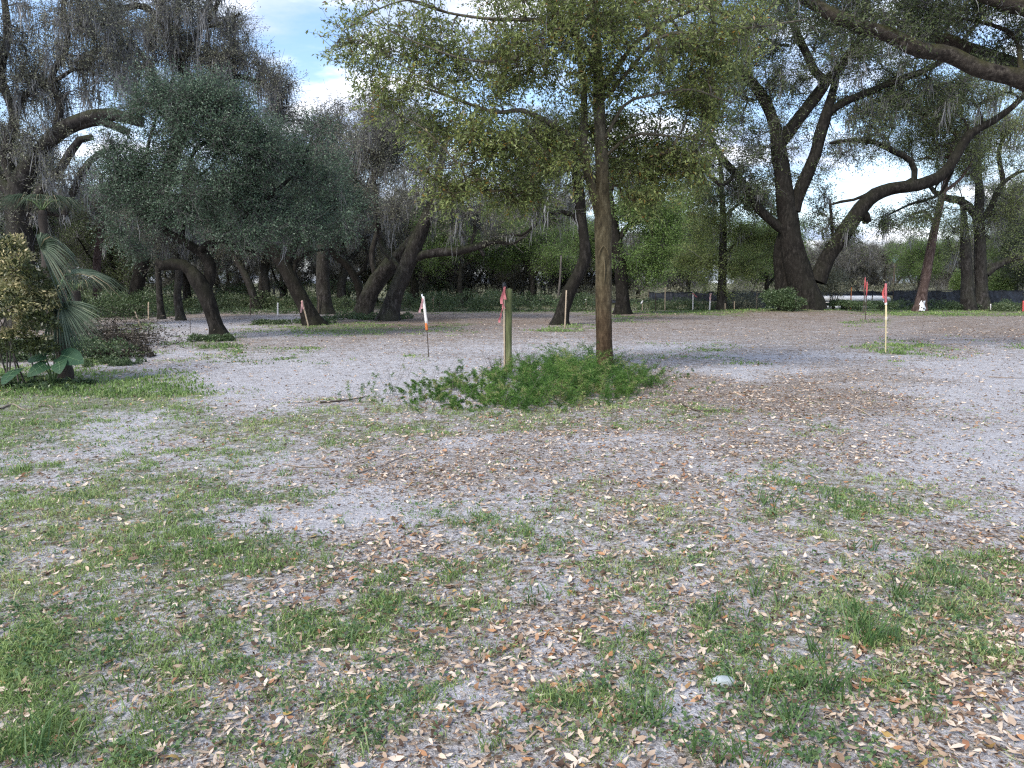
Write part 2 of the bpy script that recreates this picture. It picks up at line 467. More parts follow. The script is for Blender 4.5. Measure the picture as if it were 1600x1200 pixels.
dirt = t.ramp(f4, [(0.34, (0.04, 0.032, 0.025)), (0.43, (0.17, 0.142, 0.115)), (0.52, (0.34, 0.30, 0.265)), (0.64, (0.58, 0.52, 0.46))])
chipc = t.ramp(r1, [(0.0, (0.05, 0.035, 0.028)), (0.3, (0.19, 0.122, 0.080)), (0.65, (0.40, 0.285, 0.195)), (1.0, (0.68, 0.57, 0.46))])
chipc2 = t.ramp(r2, [(0.0, (0.035, 0.028, 0.024)), (0.5, (0.22, 0.17, 0.14)), (1.0, (0.52, 0.46, 0.41))])
thatch = t.ramp(f4, [(0.30, (0.07, 0.068, 0.036)), (0.5, (0.18, 0.185, 0.095)), (0.7, (0.38, 0.34, 0.24))])
green = t.ramp(f4, [(0.30, (0.045, 0.07, 0.022)), (0.5, (0.09, 0.13, 0.04)), (0.72, (0.20, 0.22, 0.10))])
da = t.attr('dirt'); ga = t.attr('green')
edge = t.math('ADD', t.math('MULTIPLY', t.math('SUBTRACT', f2, 0.5), 2.0), t.math('MULTIPLY', t.math('SUBTRACT', f5, 0.5), 1.8))
df = t.remap(t.math('ADD', da, edge), 0.20, 0.80)
gf = t.remap(t.math('ADD', ga, edge), 0.30, 0.95, 0, 0.8)
dirt = t.mix(t.remap(f6, 0.50, 0.62, 0, 0.5), dirt, (0.125, 0.098, 0.08))
cc = t.mix(df, sand, dirt)
cc = t.mix(t.remap(f6, 0.47, 0.36, 0, 0.45), cc, sand)
brown = t.ramp(f7, [(0.38, (0.075, 0.050, 0.035)), (0.52, (0.235, 0.165, 0.118)), (0.66, (0.45, 0.34, 0.255))])
mm1 = t.remap(t.math('ADD', t.math('MULTIPLY', t.math('SUBTRACT', f6, 0.5), 3.0), t.math('SUBTRACT', da, 0.42)), -0.05, 0.55, 0, 0.75)
cc = t.mix(t.math('MULTIPLY', mm1, mida), cc, brown)
mm2 = t.math('MULTIPLY', t.remap(f7, 0.52, 0.60, 0, 0.75), mida)
cc = t.mix(mm2, cc, t.mix(f6, (0.07, 0.056, 0.045), (0.30, 0.25, 0.20)))
mm3 = t.math('MULTIPLY', t.math('MULTIPLY', t.remap(f7, 0.44, 0.38, 0, 0.5), mida), t.remap(da, 0.8, 0.4, 0.15, 1.0))
cc = t.mix(mm3, cc, (0.66, 0.65, 0.655))
c1m = t.math('MULTIPLY', t.math('LESS_THAN', q1, t.math('MULTIPLY', t.math('ADD', da, edge), 0.85)), t.math('LESS_THAN', d1, 0.42))
cc = t.mix(t.math('MULTIPLY', c1m, 0.85), cc, chipc)
c2m = t.math('MULTIPLY', t.math('LESS_THAN', q2, t.math('ADD', t.math('MULTIPLY', t.math('ADD', da, edge), 0.5), 0.13)), t.math('LESS_THAN', d2, 0.40))
cc = t.mix(t.math('MULTIPLY', c2m, 0.8), cc, chipc2)
cc = t.mix(gf, cc, t.mix(0.45, thatch, green))
hh = t.math('ADD', t.math('MULTIPLY', f2, 1.3), t.math('ADD', t.math('MULTIPLY', f1, 0.3), t.math('ADD', t.math('MULTIPLY', f4, 0.8), t.math('MULTIPLY', t.math('ADD', c1m, c2m), 0.25))))
M['ground'] = t.principled(cc, 0.95, 0.1, bump=hh, bstr=0.9, bdist=0.035)

def plain(name, c, rough=0.7, spec=0.3, var=0.25, scale=20, trans=0.0, metal=0.0):
    t = NT(name)
    n_ = t.noise(scale, 4)
    m_ = t.principled(t.mix(n_, tuple(x * (1 - var) for x in c), tuple(min(x * (1 + var), 1) for x in c)), rough, spec, trans=trans)
    return m_
M['stake'] = plain('bare pine lath', (0.42, 0.335, 0.24), 0.8, 0.2, 0.3, 30)
M['stake_white'] = plain('white painted lath', (0.72, 0.69, 0.66), 0.7, 0.3, 0.15, 25)
M['stake_dark'] = plain('weathered dark stick', (0.085, 0.068, 0.055), 0.9, 0.1, 0.35)
M['orange'] = plain('faded orange paint', (0.55, 0.17, 0.05), 0.7, 0.3, 0.4, 30)
M['ribbon'] = plain('pink flagging tape', (0.62, 0.20, 0.21), 0.35, 0.5, 0.12, 12, trans=0.35)
M['ribbon_pale'] = plain('faded pink flagging tape', (0.80, 0.48, 0.46), 0.4, 0.5, 0.12, 12, trans=0.35)
M['ribbon_black'] = plain('black cap of the pole', (0.012, 0.012, 0.014), 0.5, 0.4, 0.2)
M['red'] = plain('red pink paint', (0.50, 0.08, 0.075), 0.6, 0.4, 0.25, 30)
M['pole_fibre'] = plain('pale yellow fibreglass pole', (0.62, 0.52, 0.30), 0.5, 0.4, 0.2, 40)
t = NT('green treated post'); n_ = t.noise(10, 5, 0.6, stretch=(1, 1, 0.12)); n2_ = t.noise(60, 3, stretch=(1, 1, 0.1))
cp = t.ramp(n_, [(0.3, (0.045, 0.052, 0.022)), (0.5, (0.12, 0.135, 0.06)), (0.7, (0.24, 0.245, 0.13))])
M['post'] = t.principled(cp, 0.85, 0.2, bump=n2_, bstr=0.6, bdist=0.005)
t = NT('black silt fabric'); n_ = t.noise(3.5, 4, 0.6); wv = t.noise(60, 2, 0.5)
M['fabric'] = t.principled(t.ramp(n_, [(0.35, (0.010, 0.012, 0.017)), (0.6, (0.025, 0.030, 0.042)), (0.75, (0.06, 0.07, 0.09))]), 0.5, 0.5, bump=n_, bstr=0.6, bdist=0.05)
M['white_paint'] = plain('white car paint', (0.80, 0.80, 0.80), 0.25, 0.5, 0.03, 5)
M['glass'] = plain('dark car glass', (0.02, 0.025, 0.03), 0.08, 0.6, 0.1)
M['tyre'] = plain('black tyre', (0.02, 0.02, 0.02), 0.8, 0.3, 0.2)
M['steel'] = plain('grey steel', (0.30, 0.31, 0.32), 0.4, 0.5, 0.15)
M['lamp'] = plain('pale blue lamp glass', (0.45, 0.66, 0.70), 0.25, 0.5, 0.08)
M['palm'] = leaf_mat('palm leaf', [(0, (0.035, 0.058, 0.036)), (0.5, (0.095, 0.135, 0.085)), (0.85, (0.20, 0.25, 0.17)), (1, (0.30, 0.26, 0.16))], 0.25, 0.5, 0.35)
M['palm_dead'] = plain('dry palm stalk', (0.05, 0.042, 0.035), 0.9)
M['ear'] = plain('elephant ear leaf', (0.032, 0.080, 0.038), 0.5, 0.35, 0.45, 9, trans=0.25)
M['vein'] = plain('pale leaf vein', (0.12, 0.20, 0.10), 0.6)
M['stem'] = plain('green stem', (0.09, 0.14, 0.05), 0.6)
M['white_plastic'] = plain('torn white plastic', (0.75, 0.76, 0.76), 0.5, 0.4, 0.1)
M['stick'] = plain('fallen grey stick', (0.26, 0.21, 0.17), 0.9, 0.1, 0.4, 40)
M['stone'] = plain('pale bluish stone', (0.36, 0.40, 0.40), 0.8, 0.3, 0.2, 40)
M['scar'] = plain('pale healed scar', (0.12, 0.095, 0.055), 0.85, 0.15, 0.35, 30)

# ------------------------------------------------------------------ where grass, litter and bare sand lie (as seen in the photograph)
def blobs(px, py, L):
    v = np.zeros_like(px)
    for (cx, cy, rx, ry, w) in L:
        d = ((px - cx) / rx) ** 2 + ((py - cy) / ry) ** 2
        v = np.maximum(v, w * np.where(L is GRASS, np.clip(1.35 - d, 0, 1) ** 0.8, np.exp(-0.95 * d)))
    return v
GRASS = [(90, 640, 250, 66, 1.1), (200, 600, 120, 22, 0.8), (60, 700, 150, 60, 0.8), (330, 690, 90, 40, 0.6), (520, 668, 180, 40, 0.62), (170, 800, 260, 90, 0.72), (60, 950, 250, 130, 0.78), (300, 930, 250, 100, 0.72), (100, 830, 260, 90, 0.7),
         (430, 778, 75, 12, 1.0), (120, 1120, 260, 110, 0.8), (560, 960, 260, 60, 0.66), (560, 1110, 200, 90, 0.45), (900, 830, 260, 50, 0.5), (840, 900, 130, 50, 0.62), (1300, 785, 190, 50, 0.55), (1390, 900, 130, 60, 0.6),
         (1230, 950, 170, 70, 0.6), (1380, 970, 140, 60, 0.7), (1270, 1090, 150, 90, 0.65), (1000, 1090, 90, 60, 0.6), (960, 950, 200, 60, 0.42), (1520, 900, 120, 40, 0.6), (1100, 870, 160, 40, 0.55), (900, 1160, 200, 60, 0.5),
         (870, 650, 300, 26, 0.6), (760, 640, 200, 12, 0.9), (1280, 670, 60, 20, 0.45), (1130, 560, 120, 8, 0.25), (1400, 545, 45, 12, 0.9), (1450, 560, 60, 12, 0.4), (688, 556, 26, 7, 0.9), (1350, 505, 24, 7, 0.9), (882, 512, 24, 6, 1.2),
         (165, 562, 50, 12, 0.9), (150, 600, 200, 14, 1.0), (335, 541, 40, 9, 0.9), (400, 555, 120, 18, 0.42), (520, 514, 120, 11, 0.9), (325, 530, 40, 10, 0.7), (215, 512, 40, 8, 0.8), (420, 478, 250, 10, 0.8),
         (700, 512, 50, 10, 0.55), (1300, 488, 400, 6, 1.1), (980, 500, 40, 8, 0.8), (800, 486, 200, 4, 0.7), (1590, 540, 30, 8, 0.8), (1050, 545, 90, 10, 0.35), (1500, 487, 130, 8, 1.2)]
SAND = [(330, 508, 90, 9, 1.0), (275, 528, 50, 11, 1.0), (235, 560, 36, 12, 0.9), (460, 497, 60, 5, 0.8), (560, 590, 260, 34, 1.0), (380, 615, 120, 22, 1.0), (860, 545, 240, 12, 0.55), (1160, 580, 110, 12, 0.9), (1040, 543, 60, 8, 0.9), (1280, 555, 160, 8, 0.7), (1540, 600, 110, 50, 0.95), (1590, 720, 90, 60, 0.8), (1440, 715, 90, 24, 0.7),
        (190, 670, 80, 22, 0.9), (100, 715, 60, 14, 0.6), (330, 715, 110, 16, 0.5), (590, 810, 190, 26, 0.95), (440, 830, 100, 20, 0.6), (740, 690, 60, 14, 0.7), (960, 700, 110, 22, 0.5), (560, 760, 90, 14, 0.5), (900, 925, 70, 30, 0.6),
        (700, 1110, 110, 40, 0.7), (1060, 1120, 90, 40, 0.85), (1250, 1010, 60, 40, 0.5), (1320, 925, 60, 18, 0.5), (340, 1080, 120, 16, 0.5), (460, 990, 90, 24, 0.4), (1530, 1080, 90, 60, 0.35), (400, 520, 120, 10, 0.5), (270, 520, 60, 14, 0.7), (1160, 770, 70, 16, 0.45), (60, 850, 70, 14, 0.4)]
LITTER = [(1180, 625, 360, 44, 1.0), (900, 690, 400, 50, 0.85), (700, 740, 220, 30, 0.75), (1050, 790, 320, 60, 0.55), (1450, 1000, 300, 200, 0.7), (1500, 860, 200, 60, 0.6), (500, 628, 130, 9, 0.9), (1485, 550, 24, 50, 0.7), (800, 1000, 700, 260, 0.42), (1560, 520, 80, 12, 0.5),
          (650, 505, 100, 10, 0.8), (260, 570, 60, 10, 0.5), (1250, 490, 100, 6, 0.8), (1300, 700, 260, 40, 0.6), (600, 900, 300, 120, 0.45), (1000, 495, 60, 6, 0.6), (830, 505, 60, 6, 0.6)]
def fields(x, y):
    yy_ = np.clip(y, 2, 60)
    wx = (fbm(x * 0.8, y * 0.8, 101) - 0.5) * 2.2 + (fbm(x * 3.1, y * 3.1, 103) - 0.5) * 0.9
    wy = (fbm(x * 0.8, y * 0.8, 111) - 0.5) * 2.2 + (fbm(x * 3.1, y * 3.1, 113) - 0.5) * 0.9
    sc = 0.25 + 0.05 * yy_
    px, py = to_px(x + wx * sc, np.maximum(y + wy * sc * 1.2, 0.5), np.zeros_like(x))
    py = np.minimum(py, 1350)
    n_big = 0.5 * (fbm(x * 0.9, y * 0.9, 21) - 0.5) + 0.7 * (fbm(x * 2.2, y * 2.2, 23) - 0.5)
    n_sm = fbm(x * 3.5, y * 3.5, 31) - 0.5
    g = blobs(px, py, GRASS); s = blobs(px, py, SAND); l = blobs(px, py, LITTER)
    far = np.clip((560 - py) / 60, 0, 1)
    g = np.clip(g * (1 - 0.5 * s) + 1.1 * n_big * (0.25 + g) * (1 - far * 0.6) + 1.2 * n_sm * (g > 0.02), 0, 1.1) * (g > 0.0) + 0.06 * (1 - far)
    s = np.clip(s + 0.7 * n_sm + 0.3 * n_big, 0, 1)
    l = np.clip(l * (1 - 0.75 * s) + 0.6 * n_sm * (l > 0), 0, 1)
    return g, s, l, far

# ------------------------------------------------------------------ ground sheet
u = np.linspace(-1, 1, 261); gx = np.sinh(u * 5.2) / np.sinh(5.2) * 420
v1 = np.concatenate([np.linspace(-60, 0.8, 10)[:-1], np.geomspace(0.8, 60, 250), np.geomspace(60, 700, 14)[1:]])
# denser columns in the part one can see
gx = np.sort(np.concatenate([np.linspace(-9, 9, 150), gx[np.abs(gx) > 9.1]]))
X, Y_ = np.meshgrid(gx, v1)
Z = H(X, Y_)
nr, nc = X.shape
m = Mesh()
idx = np.arange(nr * nc).reshape(nr, nc)
q = np.stack([idx[:-1, :-1], idx[:-1, 1:], idx[1:, 1:], idx[1:, :-1]], -1).reshape(-1, 4)
m.add(np.stack([X, Y_, Z], -1).reshape(-1, 3), q)
ground = m.build('ground', M['ground'], smooth=True, kind='structure')
g_, s_, l_, far_ = fields(X.ravel(), Y_.ravel())
outside = np.clip((Y_.ravel() - 42) / 6, 0, 1)
mid_ = np.clip((Y_.ravel() - 9) / 8, 0, 1)
dirt_v = np.clip(0.36 + 0.47 * l_ - 0.72 * s_ + 0.26 * far_ + 0.06 * mid_, 0, 1)
dirt_v = np.maximum(dirt_v, outside)
green_v = np.clip(g_ * 0.85 - 0.35 * s_ + 0.03 + 0.12 * mid_ * (fbm(X.ravel() * .6, Y_.ravel() * .3, 41) > .5), 0, 1) * (1 - outside) + outside * 1.0
mid_v = np.clip((Y_.ravel() - 7) / 9, 0, 1)
for nm, arr in (('dirt', dirt_v), ('green', green_v), ('mid', mid_v)):
    a = ground.data.attributes.new(nm, 'FLOAT', 'POINT'); a.data.foreach_set('value', arr.astype(np.float32))

def scatter(n, y0, y1, power=1.0, margin=1.08):
    """points over the ground in the wedge in front of the camera, denser nearby"""
    r = rng.random(n)
    y = (y0 ** (1 - power) + r * (y1 ** (1 - power) - y0 ** (1 - power))) ** (1 / (1 - power)) if power != 1 else y0 * (y1 / y0) ** r
    x = (rng.random(n) * 2 - 1) * (y * 0.70 + 0.3) * margin
    return x, y

# ------------------------------------------------------------------ grass
def blades(m, x, y, hgt, wid, nb, lean, tint, spread):
    """nb bent blades round every (x, y)"""
    n = len(x) * nb
    X_ = np.repeat(x, nb) + rng.normal(size=n) * np.repeat(spread, nb)
    Y1 = np.repeat(y, nb) + rng.normal(size=n) * np.repeat(spread, nb)
    Z_ = H(X_, Y1) - 0.004
    h_ = np.repeat(hgt, nb) * (0.45 + 0.75 * rng.random(n)); w_ = np.repeat(wid, nb) * (0.7 + 0.6 * rng.random(n))
    a = rng.random(n) * 2 * PI; L_ = lean * (0.3 + rng.random(n))
    dx_ = np.cos(a) * L_; dy_ = np.sin(a) * L_
    b = rng.random(n) * 2 * PI
    sx = np.cos(b) * w_ * 0.5; sy = np.sin(b) * w_ * 0.5
    P0 = np.stack([X_, Y1, Z_], 1)
    P1 = P0 + np.stack([dx_ * h_ * 0.35, dy_ * h_ * 0.35, h_ * 0.62], 1)
    P2 = P0 + np.stack([dx_ * h_, dy_ * h_, h_ * (1.0 - 0.25 * L_)], 1)
    S = np.stack([sx, sy, np.zeros(n)], 1)
    v = np.stack([P0 - S, P0 + S, P1 + S * 0.8, P1 - S * 0.8, P2], 1).reshape(-1, 3)
    k = np.arange(n)[:, None] * 5
    tt = np.clip(np.repeat(tint, nb) + rng.normal(size=n) * 0.14, 0, 1)
    m.add(v, k + np.array([[0, 1, 2, 3]]), k + np.array([[3, 2, 4]]), np.repeat(tt, 5))
m = Mesh()
x, y = scatter(60000, 1.9, 11, 1.2)
g, s, l, fr = fields(x, y)
keep = rng.random(len(x)) < np.clip((g * 0.72 + 2.6 * (fbm(x * 6.5, y * 6.5, 61, 3) - 0.5) * (0.35 + g) - 0.10) * 0.72, 0.015, 0.85)
x, y, g = x[keep], y[keep], g[keep]
n = len(x)
warm = vnoise(x * 0.8, y * 0.8, 77)
blades(m, x, y, 0.018 + 0.032 * g * (0.3 + rng.random(n) ** 2 * 1.5), 0.0024 + 0.0008 * y ** 0.9, 8, 1.0, 0.34 + 0.5 * warm, 0.014 + 0.02 * g)
grass_near = m.build('grass', M['grass'], kind='stuff')
print('grass near tufts', n)
tag(grass_near, 'short patchy green grass growing through the sand in the foreground', 'grass')
m = Mesh()
x, y = scatter(30000, 10.5, 46, 1.1)
g, s, l, fr = fields(x, y)
keep = rng.random(len(x)) < np.clip((g * 0.8 + 1.6 * (fbm(x * 2, y * 2, 63) - 0.5) * (g > 0.1) - 0.2) * 1.0, 0.0, 0.8)
x, y, g = x[keep], y[keep], g[keep]; n = len(x)
blades(m, x, y, 0.03 + 0.07 * g * rng.random(n), 0.007 + 0.0010 * y, 9, 0.9, 0.25 + 0.4 * vnoise(x * .5, y * .5, 70), 0.05 + 0.003 * y)
go = m.build('grass', M['grass'], kind='stuff')
tag(go, 'low green grass round the farther trees and along the fence', 'grass')
print('grass far tufts', n)
# a thin dry thatch between the tufts
m = Mesh()
x, y = scatter(26000, 1.9, 12, 1.3)
g, s, l, fr = fields(x, y)
keep = rng.random(len(x)) < np.clip(0.12 + 0.75 * g - 0.2 * s, 0, 0.8)
x, y = x[keep], y[keep]; n = len(x)
z = H(x, y) + 0.004
D = rdir(n) * np.array([1, 1, 0.35])
leaves(m, np.stack([x, y, z], 1), D, 0.02 + 0.05 * rng.random(n), 0.0025 + 0.0006 * y, 0.75 + 0.25 * rng.random(n) - 0.35 * (rng.random(n) < 0.4))
tag(m.build('dry_grass', M['grass'], kind='stuff'), 'thin dry straw and runners between the grass tufts', 'dry grass')

# taller coarse tufts at the right front
m = Mesh()
A2 = np.array
TALL = [(1195, 790, .17), (1215, 800, .13), (1185, 1095, .17), (1260, 1090, .20), (1310, 1080, .17), (1345, 990, .2), (1370, 1000, .16), (1330, 960, .13), (1400, 940, .16), (1180, 940, .15), (1145, 960, .14), (1220, 910, .12), (1290, 780, .12), (1385, 790, .12), (1320, 800, .10),
        (1500, 920, .14), (1470, 900, .10), (985, 1115, .13), (1340, 860, .11), (1450, 960, .13), (1140, 1180, .16), (1180, 1200, .14), (60, 1180, .16), (20, 1170, .18), (110, 1190, .12), (1290, 1030, .16), (870, 850, .07), (1010, 1010, .08), (690, 890, .07), (1240, 1130, .16), (1150, 1020, .1), (1400, 1010, .13), (560, 1000, .08), (180, 1080, .08), (830, 930, .09), (1560, 880, .09)]
for (px, py, hh_) in TALL:
    gx_, gy_ = G(px, py)
    k = 4
    xs = gx_ + rng.normal(size=k) * 0.06; ys = gy_ + rng.normal(size=k) * 0.05
    blades(m, xs, ys, np.full(k, hh_), np.full(k, 0.0058), 7, 1.0, np.full(k, 0.45), np.full(k, 0.022))
for i in range(230):
    px, py = rnd.uniform(0, 1600), 700 + 500 * rnd.random() ** .8
    gx_, gy_ = G(px, py)
    gg = float(fields(A2([gx_]), A2([gy_]))[0][0])
    if rnd.random() > gg + .08: continue
    blades(m, A2([gx_, gx_ + .03]), A2([gy_, gy_ + .02]), A2([.05, .07]) * rnd.uniform(.6, 1.4), A2([.005, .005]), 14, 1.1, A2([.85, .95]), A2([.02, .03]))
tag(m.build('tall_grass', M['tall'], kind='stuff'), 'taller coarse dark green grass tufts standing at the right front', 'tall grass')

# small round-leaved weeds
m = Mesh()
x, y = scatter(9000, 1.9, 9, 1.2)
g, s, l, fr = fields(x, y)
pat = fbm(x * 1.3, y * 1.3, 91)
keep = (rng.random(len(x)) < np.clip(g, 0, 1)) & (pat > 0.50)
for cxp, cyp, rr_ in ((1235, 1120, .28), (1320, 970, .22), (1370, 1180, .10), (60, 970, .3), (100, 1020, .3), (590, 1130, .15), (1060, 1150, .12), (1480, 1090, .06)):
    gx_, gy_ = G(cxp, cyp); keep |= (x - gx_) ** 2 + (y - gy_) ** 2 < rr_ ** 2
x, y = x[keep], y[keep]; n = len(x); k = 6
X_ = np.repeat(x, k) + rng.normal(size=n * k) * 0.012; Y1 = np.repeat(y, k) + rng.normal(size=n * k) * 0.012
P = np.stack([X_, Y1, H(X_, Y1) + 0.008 + 0.03 * rng.random(n * k)], 1)
D = rdir(n * k) * np.array([1, 1, 0.35]); D[:, 2] = np.abs(D[:, 2])
leaves(m, P, D, 0.012 + 0.014 * rng.random(n * k), 0.010 + 0.008 * rng.random(n * k), np.clip(rng.random(n * k), 0, 1), 0.1)
tag(m.build('weeds', M['weed'], kind='stuff'), 'small pale green broad leaved weeds among the grass', 'weeds')

# ------------------------------------------------------------------ fallen leaves
def litter_mesh(m, x, y, L, Wd, tint, tilt=0.35, lift=0.006):
    n = len(x)
    a = rng.random(n) * 2 * PI
    D = np.stack([np.cos(a), np.sin(a), rng.normal(size=n) * tilt * 0.5], 1); D = unit(D)
    N = unit(np.stack([rng.normal(size=n) * tilt, rng.normal(size=n) * tilt, np.ones(n)], 1))
    S = unit(np.cross(N, D)); N = np.cross(D, S)
    P = np.stack([x, y, H(x, y) + lift + 0.012 * rng.random(n)], 1)
    L = L[:, None]; Wd = Wd[:, None]
    curl = (rng.normal(size=(n, 1)) * 0.16 + 0.06) * L; fold = (rng.random((n, 1)) * 0.25) * Wd
    p0 = P - D * L * .5 + N * curl; p5 = P + D * L * .5 + N * curl
    a1 = P - D * L * .18 + S * Wd * .5 + N * fold; a2 = P + D * L * .2 + S * Wd * .42 + N * fold
    b1 = P - D * L * .18 - S * Wd * .5 + N * fold; b2 = P + D * L * .2 - S * Wd * .42 + N * fold
    v = np.stack([p0, a1, a2, p5, b2, b1], 1).reshape(-1, 3)
    k = np.arange(n)[:, None] * 6
    m.add(v, np.concatenate([k + np.array([[1, 2, 4, 5]])]), np.concatenate([k + np.array([[0, 1, 5]]), k + np.array([[2, 3, 4]])]), np.repeat(tint, 6))
x, y = scatter(180000, 2.0, 26, 1.12)
g, s, l, fr = fields(x, y)
keep = rng.random(len(x)) < np.clip(0.06 + 0.85 * l + 0.12 * (1 - s), 0, 0.98) * np.clip(0.36 + 0.09 * y, 0, 1) * (1 - 0.4 * np.clip(g, 0, 1)) * np.clip(0.3 + 1.6 * fbm(x * 2.5, y * 2.5, 65) ** 1.5, 0, 1)
x, y = x[keep], y[keep]
g, s, l, fr = fields(x, y)
near = np.argsort(np.hypot(x, y) + 100 * (np.abs(x) > y * 0.68))[:300]
mask = np.ones(len(x), bool); mask[near] = False
n = int(mask.sum())
tint = np.clip(np.where(rng.random(n) < 0.10, 0.88 + 0.1 * rng.random(n), 0.04 + 0.78 * rng.random(n)), 0, 1)
m = Mesh()
sz = (0.012 + 0.042 * rng.random(n) ** 1.6) * (1 + 0.035 * y[mask])
litter_mesh(m, x[mask], y[mask], sz, sz * (0.24 + 0.2 * rng.random(n)), tint, 0.5)
print('litter leaves', n)
lo = m.build('leaf_litter', M['litter'], kind='stuff'); lo.parent = ground
# crumbs: broken bits and chaff
m = Mesh()
x2, y2 = scatter(130000, 2.0, 38, 1.0)
g2, s2, l2, f2_ = fields(x2, y2)
keep = rng.random(len(x2)) < np.clip(0.40 + 0.6 * l2 - 0.25 * s2, 0.12, 1) * 0.85
x2, y2 = x2[keep], y2[keep]; n = len(x2)
P = np.stack([x2, y2, H(x2, y2) + 0.003 + 0.004 * rng.random(n)], 1)
D = rdir(n) * np.array([1, 1, 0.25])
leaves(m, P, D, (0.006 + 0.024 * rng.random(n) ** 2) * (1 + 0.09 * y2), (0.003 + 0.006 * rng.random(n)) * (1 + 0.09 * y2), np.clip(rng.random(n) ** (1.3 + 0.04 * y2) * 0.8, 0, 1))
co = m.build('leaf_litter', M['litter'], kind='stuff'); co.parent = ground
# single leaves nearest to the viewer: six leaf shapes shared by 300 objects
def single_leaf(seed):
    r = random.Random(seed)
    m = Mesh(); n = 6; L = 1.0
    wv_ = 0.36 + 0.14 * r.random(); curl = r.uniform(-0.10, 0.28); fold = r.uniform(0.02, 0.14); tw = r.uniform(-0.5, 0.5)
    vs = []
    for i in range(n + 1):
        tt = i / n; w = wv_ * 0.5 * math.sin(PI * min(tt * 0.93 + 0.04, 1)) ** 0.8
        w *= 1 + 0.12 * r.uniform(-1, 1)
        z = curl * ((tt - 0.5) * 2) ** 2
        an = tw * (tt - 0.5)
        for sgn in (-1, 0, 1):
            zz_ = z + abs(sgn) * fold * math.sin(PI * tt)
            yy = sgn * w
            vs.append((tt * L - 0.5, yy * math.cos(an), zz_ + yy * math.sin(an)))
    qs = []
    for i in range(n):
        for j in range(2):
            a = i * 3 + j; qs.append((a, a + 1, a + 4, a + 3))
    m.add(vs, qs)
    return m.data('fallen_leaf', M['litter_one'], smooth=True)
LM = [single_leaf(s) for s in range(8)]
for k, i in enumerate(near):
    o = bpy.data.objects.new('fallen_leaf', LM[k % 8]); col.objects.link(o); o.parent = ground
    o.location = (x[i], y[i], Hs(x[i], y[i]) + 0.008 + 0.012 * rnd.random())
    o.rotation_euler = (rnd.gauss(0, 0.4), rnd.gauss(0, 0.3), rnd.uniform(0, 2 * PI))
    sc_ = rnd.uniform(0.024, 0.060); o.scale = (sc_, sc_ * rnd.uniform(0.6, 0.95), sc_)

